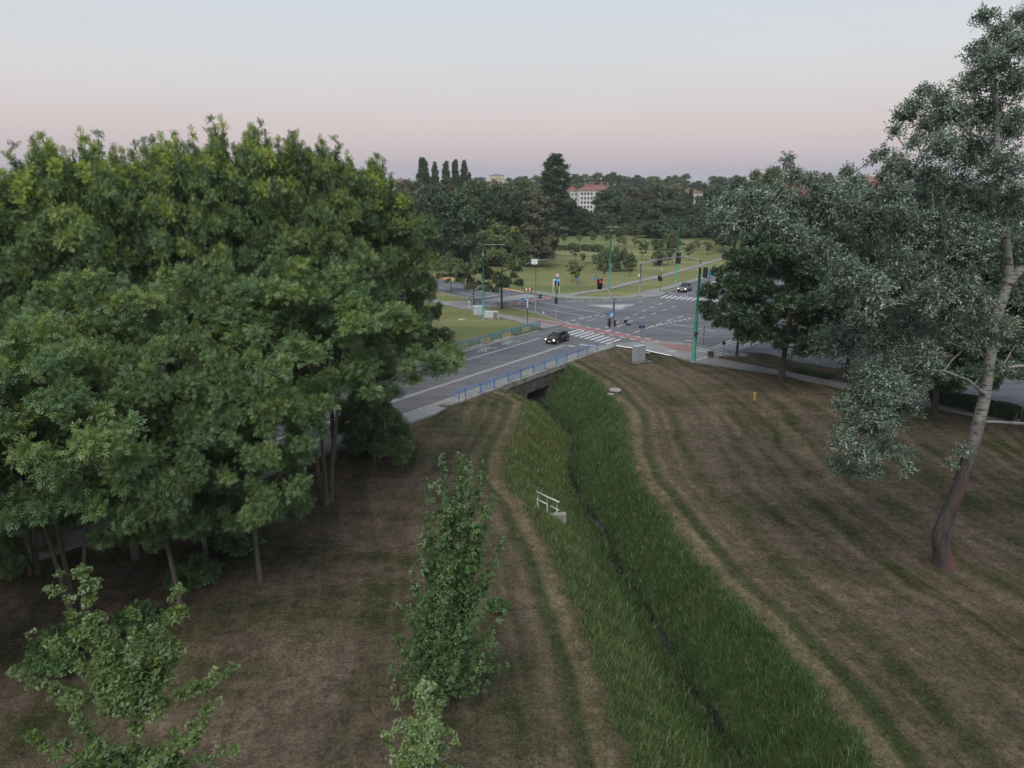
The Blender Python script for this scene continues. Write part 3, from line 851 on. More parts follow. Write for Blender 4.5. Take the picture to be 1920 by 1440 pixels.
# ------------------------------------------------------------------ tall grass in the ditch and tufts on the lawn
def blades(P, h, w, lean, rng, tint):
    n = len(P)
    a = rng.uniform(0, 2 * np.pi, n)
    dx, dy = np.cos(a), np.sin(a)
    b = rng.uniform(0, 2 * np.pi, n)
    lx, ly = np.cos(b) * lean * h, np.sin(b) * lean * h
    A = P + np.stack([-dx * w / 2, -dy * w / 2, np.zeros(n)], 1)
    B = P + np.stack([dx * w / 2, dy * w / 2, np.zeros(n)], 1)
    T = P + np.stack([lx, ly, h], 1)
    V = np.stack([A, B, T], 1).reshape(-1, 3)
    F_ = np.arange(n * 3).reshape(n, 3)
    return V, F_, np.repeat(tint, 3, axis=0)
def ditch_grass():
    rng = np.random.default_rng(5)
    nt = 42000                                     # tussocks, each a fan of blades
    y = 14 + (96 - 14) * rng.random(nt) ** 1.3
    xl, xc, xr = ditch_edges(y)
    x = xl - 0.6 + (xr - xl + 1.2) * rng.random(nt)
    z, q, ins, fld, rg = terr(x, y, True)
    nn = -x * DY + y * DX
    keep = ((ins > 0.01 + 0.05 * rng.random(nt)) | ((q < 0.7 * rng.random(nt)) & (rng.random(nt) < 0.3))) & (np.abs(x - xc) > 0.2 + 0.14 * np.sin(y * 0.9) + 0.05 * np.sin(y * 2.7) + 0.12 * rng.random(nt)) & (nn < 45.9)
    x, y, z, ins, xc = x[keep], y[keep], z[keep], ins[keep], xc[keep]
    nt = len(x)
    patch = 0.5 + 0.5 * wob(x * 1.7 + 3, y * 1.5)
    patch2 = 0.5 + 0.5 * wob(x * 4.1, y * 3.7 + 2)
    th = (0.13 + 0.18 * patch + 0.3 * rng.random(nt) ** 2.5) * np.where(ins < 0.1, 0.6, 1.0)
    left = x < xc
    near = np.exp(-((y - 62) / 9) ** 2) * left
    t_light = np.clip(0.1 - 0.35 * (np.abs(x - xc) < 0.9) + 0.55 * patch2 * rng.random(nt) + 0.3 * rng.random(nt) - 0.25 * (ins > 0.78), 0, 1)  # blades beside the groove get shade in their tint so it looks deep
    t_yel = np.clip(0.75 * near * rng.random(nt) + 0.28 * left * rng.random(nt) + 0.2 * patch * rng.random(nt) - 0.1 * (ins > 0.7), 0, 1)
    t_dry = np.where(rng.random(nt) < 0.1 + 0.22 * left * (ins < 0.6), rng.uniform(0.3, 0.8, nt), 0)
    k = 8
    idx = np.repeat(np.arange(nt), k)
    n = len(idx)
    sp = 0.16
    bx, by = x[idx] + rng.normal(size=n) * sp, y[idx] + rng.normal(size=n) * sp
    h = th[idx] * rng.uniform(0.6, 1.35, n)
    w = rng.uniform(0.022, 0.048, n) * (0.75 + y[idx] / 90)
    tint = np.stack([np.clip(t_light[idx] + 0.3 * (rng.random(n) - 0.5), 0, 1), np.clip(t_yel[idx] * rng.uniform(0.6, 1.2, n), 0, 1), np.clip(t_dry[idx] * rng.uniform(0.3, 1.2, n) + 0.6 * (rng.random(n) < 0.012), 0, 1), np.ones(n)], 1)
    return blades(np.stack([bx, by, terr(bx, by) - 0.02], 1), h, w, rng.uniform(0.15, 1.0, n), rng, tint)
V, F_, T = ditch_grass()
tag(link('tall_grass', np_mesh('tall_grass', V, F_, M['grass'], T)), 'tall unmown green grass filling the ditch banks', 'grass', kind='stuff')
def lawn_grass():
    rng = np.random.default_rng(6)
    n = 120000
    y = 18 + 62 * rng.random(n) ** 1.6
    x = rng.uniform(-0.85, 0.85, n) * (y + 4)
    z, q, ins, fld, rg = terr(x, y, True)
    nn = -x * DY + y * DX
    keep = (ins < 0.02) & (nn < 45.2) & (x > -40)
    x, y, z = x[keep], y[keep], z[keep]
    n = len(x)
    c = 0.5 + 0.5 * wob(x * 1.3 + 4, y * 1.1)
    light = rng.random(n)
    dry = np.where(rng.random(n) < 0.72, rng.uniform(0.3, 0.9, n), 0.1)
    return blades(np.stack([x, y, z], 1), rng.uniform(0.03, 0.09, n) * (0.6 + 0.7 * c), rng.uniform(0.012, 0.03, n), rng.uniform(0.3, 1.6, n), rng, np.stack([light * 0.7, 0.25 * rng.random(n), dry, np.ones(n)], 1))
V, F_, T = lawn_grass()
tag(link('cut_grass', np_mesh('cut_grass', V, F_, M['grass'], T)), 'short dry mown grass and clippings on the near lawn', 'grass', kind='stuff')

# ------------------------------------------------------------------ trees
def kite(base, ang, ln, wd, z0=0.0, z1=0.0, pitch=0.42):
    c, s = math.cos(ang), math.sin(ang)
    bx, by = base
    f = lambda u, v, z: (bx + c * u - s * v, by + s * u + c * v, z)
    return [f(0, 0, z0), f(ln * pitch, wd / 2, (z0 + z1) / 2 + 0.02), f(ln, 0, z1), f(ln * pitch, -wd / 2, (z0 + z1) / 2 + 0.02)]
T_ASH = np.array(kite((0.1, 0), 0.95, 0.52, 0.2, 0, -0.08) + kite((0.1, 0), -0.95, 0.52, 0.2, 0, -0.08) +
                 kite((0.42, 0), 0.75, 0.52, 0.2, 0, -0.06) + kite((0.42, 0), -0.75, 0.52, 0.2, 0, -0.06) + kite((0.6, 0), 0.0, 0.5, 0.2, 0, -0.1))
def sliver(base, ang, ln, wd, z0=0.0, z1=0.0):
    c, s = math.cos(ang), math.sin(ang)
    f = lambda u, v, z: (base[0] + c * u - s * v, base[1] + s * u + c * v, z)
    return [f(0, -wd * 0.25, z0), f(ln, 0, z1), f(ln * 0.5, wd * 0.75, (z0 + z1) / 2)]
T_ASH = np.array(sliver((0.08, 0), 0.95, 0.55, 0.2, 0, -0.08) + sliver((0.08, 0), -0.95, 0.55, 0.2, 0, -0.08) + sliver((0.4, 0), 0.75, 0.55, 0.2, 0, -0.06) + sliver((0.4, 0), -0.75, 0.55, 0.2, 0, -0.06) + sliver((0.58, 0), 0.0, 0.55, 0.2, 0, -0.1))
T_BROAD = np.array(sliver((0.0, 0), 0.9, 0.5, 0.42, 0, 0.12) + sliver((0.15, 0), -0.8, 0.5, 0.42, 0.1, -0.12) + sliver((0.35, 0.05), 0.25, 0.55, 0.45, 0, -0.15) + sliver((0.3, -0.1), 2.4, 0.45, 0.4, 0.05, 0.2))
T_POP = np.array(sliver((0.0, 0), 1.1, 0.34, 0.3, 0, 0.16) + sliver((0.2, 0), -0.9, 0.34, 0.3, 0.12, -0.1) + sliver((0.45, 0.05), 0.6, 0.34, 0.3, 0, 0.22) + sliver((0.55, -0.1), -0.5, 0.34, 0.3, 0.05, -0.2) + sliver((0.1, 0.1), 2.6, 0.34, 0.3, 0, -0.2))
T_FAR = np.array(sliver((0.0, 0), 0.7, 0.7, 0.5, 0, 0.2) + sliver((0.0, 0), -1.2, 0.7, 0.5, 0.1, -0.2) + sliver((0.0, 0.05), 2.8, 0.6, 0.45, 0, -0.1))
T_MAPLE = np.array(sliver((0.0, 0.1), 1.0, 0.42, 0.3, 0, 0.0) + sliver((0.0, 0.1), 0.2, 0.5, 0.26, 0, -0.06) + sliver((0.0, 0.1), 1.8, 0.5, 0.26, 0, -0.06) +
                   sliver((0.25, -0.1), -1.0, 0.42, 0.3, 0.08, 0.0) + sliver((0.25, -0.1), -0.2, 0.5, 0.26, 0.08, -0.06) + sliver((0.25, -0.1), -1.8, 0.5, 0.26, 0.08, -0.06))

def unit(v):
    return v / np.maximum(np.linalg.norm(v, axis=-1, keepdims=True), 1e-6)
def leaves(lobes, per, tmpl, size, rng, centre, droop=0.25, shell=0.3, flat=0.85, yel_top=0.0, yel=0.06, pale=0.0, down=0.45):
    """leaf sprigs spread over the shells of many small lobes"""
    lobes = np.asarray(lobes, float)
    r = lobes[:, 3]
    wts = r ** 2
    n = int(per * len(lobes))
    idx = rng.choice(len(lobes), n, p=wts / wts.sum())
    C, R = lobes[idx, :3], r[idx]
    out = unit(C - np.asarray(centre))
    d = unit(rng.normal(size=(n, 3)) + 0.55 * out + np.array([0, 0, 0.35]))
    low = d[:, 2] < -down
    d[low, 2] *= 0.2
    d = unit(d)
    # lumpy shells: sub-clumps inside each lobe
    lump = np.sin(d[:, 0] * 5 + idx * 1.7) * np.sin(d[:, 1] * 5 + idx * 0.9) * np.sin(d[:, 2] * 4 + idx)
    rad = R * (0.92 + 0.3 * lump - shell * np.abs(rng.normal(size=n)))
    stray = rng.random(n) < 0.16
    rad = np.where(stray, R * rng.uniform(0.9, 1.45, n), rad)
    P = C + d * rad[:, None] * np.array([1, 1, flat])
    axis = unit(d + 0.8 * rng.normal(size=(n, 3)) + np.array([0, 0, -droop]))
    nrm = unit(0.6 * d + np.array([0, 0, 0.7]) + 0.45 * rng.normal(size=(n, 3)))
    Yv = unit(np.cross(nrm, axis))
    Zv = np.cross(axis, Yv)
    s = size * rng.uniform(0.7, 1.3, n)
    t = tmpl
    k = len(t)
    V = P[:, None, :] + s[:, None, None] * (t[None, :, 0:1] * axis[:, None, :] + t[None, :, 1:2] * Yv[:, None, :] + t[None, :, 2:3] * Zv[:, None, :])
    V = V.reshape(-1, 3)
    fv = 3
    F_ = np.arange(n * k).reshape(-1, fv)
    lobe_l = rng.random(len(lobes))[idx]
    lobe_y = (rng.random(len(lobes)) ** 2.0)[idx]
    zmin, zmax = lobes[:, 2].min(), lobes[:, 2].max()
    hfrac = np.clip((P[:, 2] - zmin) / max(1e-3, zmax - zmin), 0, 1)
    light = np.clip(0.3 + 0.3 * lobe_l + 0.5 * (rng.random(n) - 0.35), 0, 1)
    yy = np.clip(yel * rng.random(n) * 2 + lobe_y * (0.15 + yel_top * hfrac ** 1.3) + 0.3 * (rng.random(n) < 0.02), 0, 1)
    if pale:
        pp = np.where(rng.random(n) < pale, rng.uniform(0.35, 1.0, n), 0.0)
    else:
        pp = np.zeros(n)
    T = np.repeat(np.stack([light, yy, pp, np.ones(n)], 1), k, axis=0)
    if pale:                                      # single leaves of a sprig turn their pale undersides
        fl = (rng.random(n * k // fv) < pale) * rng.uniform(0.3, 1.0, n * k // fv)
        T[:, 2] = np.repeat(fl, fv)
    return V, F_, T

def tube_arrays(paths, sides=6):
    Vs, Fs, off = [], [], 0
    ang = np.arange(sides) * 2 * np.pi / sides
    for pts, rad, sd in paths:
        pts = np.asarray(pts, float)
        t = unit(np.gradient(pts, axis=0))
        ref = np.where(np.abs(t[:, 2:3]) < 0.9, np.array([[0, 0, 1.0]]), np.array([[1.0, 0, 0]]))
        x = unit(np.cross(t, ref)); y = np.cross(t, x)
        a = np.arange(sd) * 2 * np.pi / sd
        ring = pts[:, None, :] + np.asarray(rad)[:, None, None] * (np.cos(a)[None, :, None] * x[:, None, :] + np.sin(a)[None, :, None] * y[:, None, :])
        n = len(pts)
        Vs.append(ring.reshape(-1, 3))
        I = np.arange(n * sd).reshape(n, sd) + off
        J = np.roll(I, -1, axis=1)
        Fs.append(np.stack([I[:-1], J[:-1], J[1:], I[1:]], -1).reshape(-1, 4))
        off += n * sd
    return np.concatenate(Vs), np.concatenate(Fs)

def skeleton(lobes, trunks, rng, r_tip=0.025, twigs=4, flare=1.35, expo=0.48, rmax=None):
    """trunks: list of (points, base radius); lobes hang on the nearest lower wood, radii follow what they carry"""
    lobes = np.asarray(lobes, float)
    nodes, parent, kind = [], [], []
    for pts, r0 in trunks:
        pts = np.asarray(pts, float)
        dense = [pts[0]]
        for i in range(len(pts) - 1):
            m = max(2, int(np.linalg.norm(pts[i + 1] - pts[i]) / 0.6))
            for k in range(1, m + 1):
                dense.append(pts[i] + (pts[i + 1] - pts[i]) * k / m)
        for i, p in enumerate(dense):
            parent.append(len(nodes) - 1 if i else -1)
            nodes.append(p); kind.append(0)
    nodes = [np.asarray(p) for p in nodes]
    trunk_n = len(nodes)
    base_z = nodes[0][2]
    tr = np.array(nodes)
    hgt = tr[:, 2].max() - base_z
    d0 = np.array([np.linalg.norm(tr - l[:3], axis=1).min() for l in lobes])
    for j in np.argsort(d0):
        L = lobes[j, :3]
        arr = np.array(nodes)
        dv = L - arr
        dist = np.linalg.norm(dv, axis=1)
        cost = dist * (1 + 0.9 * np.clip(-dv[:, 2] / np.maximum(dist, .1) + 0.25, 0, 2)) + 3.0 * (arr[:, 2] < base_z + 0.22 * hgt) * (np.arange(len(arr)) < trunk_n)
        p = int(np.argmin(cost))
        a = arr[p]
        m = max(2, int(dist[p] / 0.7))
        side = rng.normal(size=3) * 0.09 * dist[p]
        last = p
        for k in range(1, m + 1):
            f = k / m
            q = a + (L - a) * f + side * math.sin(math.pi * f) + np.array([0, 0, -0.10 * dist[p]]) * math.sin(math.pi * f) + rng.normal(size=3) * 0.05
            parent.append(last); nodes.append(q); kind.append(1)
            last = len(nodes) - 1
    n = len(nodes)
    load = np.zeros(n)
    child = [[] for _ in range(n)]
    for i in range(n):
        if parent[i] >= 0: child[parent[i]].append(i)
    for i in range(n - 1, -1, -1):
        if not child[i]: load[i] = max(load[i], 1)
        if parent[i] >= 0: load[parent[i]] += load[i]
    # order is parents first, so the reversed sweep above is complete
    rad = r_tip * load ** expo
    paths = []
    t0 = 0
    for pts, r0 in trunks:
        e = t0
        while e + 1 < trunk_n and parent[e + 1] == e: e += 1
        pp = np.array(nodes[t0:e + 1])
        f = np.linspace(0, 1, len(pp))
        rr = r0 * (1 - 0.82 * f) * (1 + (flare - 1) * np.exp(-f * len(pp) * 0.6 / 0.8))
        for i in range(t0, e + 1): rad[i] = rr[i - t0]
        paths.append((pp, np.maximum(rr, 0.02), 10))
        t0 = e + 1
    done = set()
    for i in range(trunk_n, n):
        if i in done: continue
        pa = parent[i]
        pts, rr = [nodes[pa]], [min(rad[i] * 1.1, rad[pa])]
        j = i
        while True:
            done.add(j)
            pts.append(nodes[j]); rr.append(min(rad[j], rr[0]))
            nxt = [c for c in child[j] if c == j + 1 and parent[c] == j]
            if not nxt: break
            j = nxt[0]
        paths.append((pts, rr, 6))
    for l in lobes:                                # thin twigs through every lobe
        for _ in range(twigs):
            d = rng.normal(size=3); d[2] = abs(d[2]) * 0.7 + 0.1; d /= np.linalg.norm(d)
            e = l[:3] + d * l[3] * 0.95
            mid = (l[:3] + e) / 2 + rng.normal(size=3) * 0.12 * l[3]
            paths.append(([l[:3], mid, e], [r_tip * 0.8, r_tip * 0.5, r_tip * 0.2], 3))
    return tube_arrays(paths)

def crown_lobes(rng, n, z0, z1, R, lr, shape='round', off=(0, 0), mind=0.62, lean=0.0):
    out, tries = [], 0
    while len(out) < n and tries < n * 60:
        tries += 1
        h = rng.random()
        if shape == 'round': pr = (1 - abs(2 * h - 0.85) ** 2.4 / 1.8) if h < 0.9 else 0.62
        elif shape == 'dome': pr = math.sqrt(max(0.02, 1 - (max(0, h - 0.3) / 0.72) ** 2)) * (0.75 + 0.25 * min(1, h / 0.3))
        elif shape == 'column': pr = (0.6 + 0.4 * math.sin(math.pi * min(1, h * 1.05 + 0.05))) * (1 if h < 0.82 else math.sqrt(max(0.03, (1.03 - h) / 0.21)))
        elif shape == 'vase': pr = 0.25 + 0.75 * math.sin(math.pi * min(1, 0.15 + 0.62 * h))
        elif shape == 'cone': pr = 1.03 - h
        elif shape == 'weep': pr = math.sqrt(max(0.03, 1 - (h - 0.15) ** 2 / 0.75))
        else: pr = 1
        pr = max(0.06, pr)
        a = rng.uniform(0, 2 * math.pi)
        f = (0.35 + 0.65 * rng.random() ** 0.45) if rng.random() < 0.86 else rng.random() * 0.5
        bul = 1 + 0.16 * math.sin(3 * a + h * 5 + off[0]) + 0.10 * math.sin(5 * a + 2)
        x, y, z = math.cos(a) * R * pr * f * bul, math.sin(a) * R * pr * f * bul, z0 + (z1 - z0) * h
        r = lr * rng.uniform(0.7, 1.25) * (0.8 + 0.2 * pr)
        x += off[0] * h + lean * h
        y += off[1] * h
        if all((x - q[0]) ** 2 + (y - q[1]) ** 2 + (z - q[2]) ** 2 > (mind * (r + q[3])) ** 2 for q in out):
            out.append((x, y, z, r))
    return np.array(out)

def boughs(rng, nb, z0, z1, R, rb, shape, k=6):
    """crown built of boughs, each a cluster of small leafy lobes on its upper and outer side"""
    big = crown_lobes(rng, nb, z0, z1, R, rb, shape, mind=0.66)
    zc = z0 + (z1 - z0) * 0.3
    out = []
    for (x, y, z, r) in big:
        o = np.array([x, y, (z - zc) * 0.8 + 1.0]); o /= np.linalg.norm(o)
        kk = max(3, int(k * rng.uniform(0.7, 1.3)))
        for _ in range(kk):
            d = rng.normal(size=3) * np.array([1, 1, 0.6]) + 0.9 * o + np.array([0, 0, 0.25]); d /= np.linalg.norm(d)
            rr = r * rng.uniform(0.28, 0.52)
            p = np.array([x, y, z]) + d * (r * rng.uniform(0.55, 1.0)) * np.array([1, 1, 0.7])
            out.append((*p, rr))
    for _ in range(int(nb * 0.6)):                 # slender shoots feather the top
        h = rng.uniform(0.55, 1.0)
        a = rng.uniform(0, 2 * math.pi)
        pr = math.sqrt(max(0.02, 1 - (max(0, h - 0.3) / 0.74) ** 2)) * rng.uniform(0.3, 1.0)
        x, y, z = math.cos(a) * R * pr, math.sin(a) * R * pr, z0 + (z1 - z0) * h + rb * 0.3
        for k_ in range(4):
            out.append((x + rng.normal() * 0.25, y + rng.normal() * 0.25, z + k_ * rb * 0.3, rb * rng.uniform(0.2, 0.3) * (1 - 0.15 * k_)))
    return np.array(out)

class Proto:
    def __init__(self, name, seed, H, R, zb, tr, n, lr, tmpl, size, per, leaf, bark, shape='round', stems=1, bend=0.3, bough=0, trunk_top=0.82, twigs=4, **kw):
        rng = np.random.default_rng(seed)
        lob = (boughs(rng, n, zb + lr * 0.5, H - lr * 0.75, R - lr * 0.3, lr, shape, bough) if bough else crown_lobes(rng, n, zb + lr * 0.5, H - lr * 0.7, R, lr, shape))
        trunks = []
        for s in range(stems):
            a = 2 * math.pi * s / max(1, stems) + 0.4
            sp = 0 if stems == 1 else 0.28
            top = H * trunk_top * (1 - 0.1 * s)
            k = 7
            pts = []
            for i in range(k):
                f = i / (k - 1)
                spread = (0.0 if stems == 1 else R * 0.32) * f ** 1.3
                pts.append((math.cos(a) * (sp + spread) + bend * math.sin(f * 3.1 + seed) * f, math.sin(a) * (sp + spread) + bend * math.cos(f * 2.7 + seed * 2) * f, -0.25 + (top + 0.25) * f))
            trunks.append((pts, tr * (1 if stems == 1 else 0.8)))
        V, Fq = skeleton(lob, trunks, rng, twigs=twigs, r_tip=0.022 + 0.0006 * H)
        self.trunk = np_mesh(name + '_wood', V, Fq, M[bark], smooth=True)
        V, Fq, T = leaves(lob, per, tmpl, size, rng, (0, 0, zb + (H - zb) * 0.35), **kw)
        self.crown = np_mesh(name + '_leaves', V, Fq, M[leaf], T)
        self.H = H
    def put(self, name, x, y, label, rz=0.0, s=1.0, sz=None, cat='tree', group=None, z=None, tilt=(0, 0)):
        zz_ = float(terr(x, y)) if z is None else z
        o = empty(name, (x, y, zz_), rz, label, cat, group)
        o.rotation_euler = (tilt[0], tilt[1], rz)
        o.scale = (s, s, sz or s)
        link('trunk', self.trunk, None, o)
        link('crown', self.crown, None, o)
        return o

ASH = [Proto('ash_a', 11, 18.5, 6.6, 5.4, 0.28, 50, 2.0, T_ASH, 0.385, 142, 'ash', 'bark', 'dome', yel_top=0.3, flat=0.75, shell=0.42, twigs=2, bough=5),
       Proto('ash_b', 12, 17.0, 6.0, 5.4, 0.25, 44, 1.9, T_ASH, 0.385, 142, 'ash', 'bark', 'round', yel_top=0.2, flat=0.75, shell=0.42, twigs=2, bough=5),
       Proto('ash_c', 13, 18.0, 7.4, 7.2, 0.26, 50, 2.1, T_ASH, 0.385, 142, 'ash', 'bark', 'dome', stems=3, yel_top=0.25, flat=0.75, shell=0.42, twigs=2, bough=5),
       Proto('robinia', 14, 25.0, 9.0, 4.5, 0.32, 84, 2.5, T_ASH, 0.43, 145, 'ash', 'bark', 'dome', yel_top=0.95, flat=0.78, shell=0.42, twigs=2, bough=5)]
A, B, C3, D = ASH
L1 = 'ash trees on the near verge'
C3.put('ash_tree', -13.4, 47.0, 'ash tree with three upright stems rising from the brown lawn beside the road', 0.3, 0.95, 0.92)
A.put('ash_tree', -14.6, 54.5, 'leafy ash tree overhanging the road just behind the three-stemmed tree', 2.1, 0.78, 1.02)
B.put('ash_tree', -14.54, 36.3, 'slim straight ash tree standing furthest out on the near lawn', 1.0, 0.6, 0.78)
B.put('ash_tree', -17.9, 33.6, 'pale-barked ash tree whose lit trunk leans at the lawn edge', 3.3, 0.62, 0.82, tilt=(0.02, 0.05))
A.put('ash_tree', -23.1, 39.0, 'dark thick ash trunk in front of the shaded road', 4.2, 0.86, 0.9)
B.put('ash_tree', -18.6, 38.6, 'thin ash tree behind the pale-barked one', 5.2, 0.55, 0.84)
C3.put('ash_tree', -22.6, 32.2, 'forked ash tree rising behind the maple sapling at left', 2.0, 0.74, 0.86)
A.put('ash_tree', -27.5, 27.6, 'ash tree at the left frame edge with yellowing low leaves', 0.9, 0.74, 0.84)
for i, (px, top, Yd, s_, lab) in enumerate([
        (668, 297, 84, 0.8, 'tall rounded tree at the right end of the roadside row'), (605, 270, 80, 0.72, 'tall tree just left of the rounded one at the right end of the roadside row'),
        (535, 258, 74, 0.70, 'yellow-green tall tree right of the highest one in the roadside row'), (440, 236, 70, 0.66, 'highest yellow-topped tree in the middle of the roadside row'),
        (352, 257, 66, 0.66, 'tall tree left of the highest one in the roadside row'), (290, 274, 63, 0.60, 'tall tree right of the dip in the roadside row'),
        (200, 276, 60, 0.62, 'tall tree left of the dip in the roadside row'), (130, 262, 57, 0.62, 'pointed tall tree at the left part of the roadside row'),
        (62, 284, 56, 0.64, 'tall tree second from the left frame edge in the roadside row'), (-10, 318, 54, 0.7, 'lower tree at the left frame edge of the roadside row'),
        (735, 352, 93, 0.5, 'lower tree behind the right end of the roadside row'), (245, 330, 84, 0.95, 'treetop seen through the dip of the roadside row'), (90, 322, 82, 0.95, 'distant treetop behind the left half of the roadside row'), (460, 300, 92, 0.95, 'treetop behind the highest tree of the roadside row')]):
    t = AT(px, top, Yd)
    D.put('robinia_tree', t.x, Yd, lab, i * 2.3, s_, t.z / 25.4)
B.put('ash_tree', -20.0, 47.0, 'ash crown on the near verge left of the three-stemmed tree', 3.9, 0.66, 0.98)
C3.put('ash_tree', -27.8, 36.8, 'spreading ash with bare inner branches between the road and the dark trunk', 1.4, 0.66, 0.86)

LOW = Proto('low_ash', 15, 5.8, 3.0, 0.3, 0.08, 16, 1.2, T_ASH, 0.36, 110, 'ash', 'bark', 'round', flat=0.78, shell=0.42, twigs=2, bough=5, bend=0.1, yel_top=0.1)
for (px, py, s_, sz_, lab) in ((703, 872, 0.95, 0.98, 'low drooping ash growth right of the three-stemmed tree'), (45, 1060, 1.15, 1.0, 'low leafy ash growth at the left frame edge'), (128, 985, 0.9, 0.95, 'low ash growth hiding the verge left of the dark trunk'), (690, 838, 0.8, 0.75, 'dark low ash growth behind the drooping one by the pavement')):
    x, y = G(px, py, -0.5)
    LOW.put('ash_thicket', x, y, lab, px * 0.1, s_, sz_, 'bush')

# young hornbeam in the middle foreground, maple saplings close below
def wand_tree(name, seed, base, wands, per, size, leaf, tmpl, label, cat='sapling', **kw):
    """sapling of long leafy shoots: every wand is a polyline clothed with small lobes"""
    rng = np.random.default_rng(seed)
    base = np.array(base, float)
    lob, paths = [], []
    for pts, r in wands:
        pts = np.array([np.array(p, float) - base for p in pts])
        seg = np.linalg.norm(np.diff(pts, axis=0), axis=1)
        total = seg.sum()
        m = max(3, int(total / 0.22))
        dense = []
        for k in range(m + 1):
            s = total * k / m
            i = 0
            while i < len(seg) - 1 and s > seg[i]: s -= seg[i]; i += 1
            dense.append(pts[i] + (pts[i + 1] - pts[i]) * min(1, s / seg[i]))
        dense = np.array(dense) + rng.normal(size=(m + 1, 3)) * 0.03
        paths.append((dense, np.linspace(0.012 + 0.012 * total / 3, 0.004, m + 1), 5))
        for k in range(1, m + 1):
            lob.append((*(dense[k] + rng.normal(size=3) * 0.08), r * (1.1 - 0.65 * k / m) * rng.uniform(0.7, 1.2)))
    V, Fq = tube_arrays(paths)
    o = empty(name, base, 0, label, cat)
    link('trunk', np_mesh(name + '_wood', V, Fq, M['darkbark'], smooth=True), None, o)
    V, Fq, T = leaves(np.array(lob), per, tmpl, size, rng, (0, 0, 5), droop=0.5, **kw)
    link('crown', np_mesh(name + '_leaves', V, Fq, M[leaf], T), None, o)
    return o
hb0 = G(803, 1318, -0.5)
root = Vector((hb0[0], hb0[1], float(terr(*hb0))))
hw_ = [([root, AT(822, 1150, 26.6), AT(850, 980, 26.7), AT(868, 858, 26.8)], 0.55)]
for (px, py, Yd, r) in ((828, 850, 26.4, 0.3), (905, 872, 26.9, 0.34), (922, 935, 26.6, 0.4), (943, 1015, 26.9, 0.34), (800, 905, 26.9, 0.28), (875, 905, 26.2, 0.42), (838, 950, 26.0, 0.4), (895, 985, 26.0, 0.44), (790, 985, 26.3, 0.34), (772, 1065, 26.6, 0.3), (915, 1075, 26.3, 0.4), (850, 1040, 25.8, 0.42), (815, 1010, 27.4, 0.36), (890, 1040, 27.5, 0.4),
                        (760, 1130, 26.2, 0.24), (752, 1190, 26.0, 0.3), (742, 1245, 25.8, 0.3), (925, 1190, 26.2, 0.34), (932, 1215, 26.6, 0.28), (905, 1140, 25.8, 0.36), (790, 1120, 25.7, 0.4), (835, 1110, 25.6, 0.4), (870, 1180, 25.6, 0.42), (825, 1190, 25.4, 0.42), (780, 1210, 25.5, 0.4), (900, 1255, 25.8, 0.38), (855, 1250, 25.3, 0.4), (760, 1290, 25.6, 0.32), (810, 1275, 25.2, 0.4), (885, 1300, 25.7, 0.3), (835, 1310, 25.4, 0.3), (733, 1185, 26.3, 0.26), (726, 1262, 26.0, 0.28), (948, 1240, 26.0, 0.28), (945, 1150, 26.5, 0.28), (915, 1290, 25.6, 0.28), (735, 1310, 25.8, 0.24)):
    e = AT(px, py, Yd)
    f = 0.05 + 0.5 * max(0, (1330 - py) / 480) ** 1.1
    st = root.lerp(Vector(AT(850, 980, 26.7)), f)
    mid = st.lerp(e, 0.5) + Vector(((e.x - st.x) * 0.15, 0, -0.1))
    hw_.append(([st, mid, e], r * 0.95))
wand_tree('hornbeam_sapling', 21, root, hw_, 30, 0.19, 'hornbeam', T_BROAD, 'tall narrow dark green sapling in the middle of the lawn', yel=0.1, shell=0.4)
# maple at the lower left: a fan of shoots seen from above
b0 = AT(262, 1560, 13.4)
root = (b0.x, b0.y, float(terr(b0.x, b0.y)))
fork = AT(250, 1330, 14.2)
mw = [([root, b0, fork], 0.3)]
for (px, py, Yd, r) in ((150, 1085, 15.5, 0.42), (95, 1095, 15.9, 0.26), (205, 1180, 15.4, 0.42), (335, 1105, 16.0, 0.36), (290, 1190, 15.8, 0.4), (250, 1150, 15.0, 0.25), (30, 1260, 15.0, 0.26), (75, 1185, 15.6, 0.24), (55, 1380, 13.4, 0.26),
                        (440, 1255, 15.2, 0.26), (410, 1310, 14.4, 0.24), (430, 1420, 13.2, 0.24), (120, 1430, 12.6, 0.24), (300, 1440, 12.6, 0.3), (370, 1375, 13.6, 0.26), (180, 1400, 13.0, 0.26), (345, 1215, 15.4, 0.2), (130, 1330, 14.0, 0.24), (230, 1470, 12.0, 0.3)):
    e = AT(px, py, Yd)
    mid = (fork + e) / 2 + Vector((0, 0, -0.25))
    st = fork if py < 1300 else (fork + b0) / 2
    mid = (Vector(st) + e) / 2 + Vector((0, 0, -0.2))
    mw.append(([st, mid, e], r * 0.82))
wand_tree('maple_sapling', 31, root, mw, 56, 0.18, 'maple', T_MAPLE, 'light green maple sapling with forked shoots at the lower left', yel=0.12, pale=0.05)
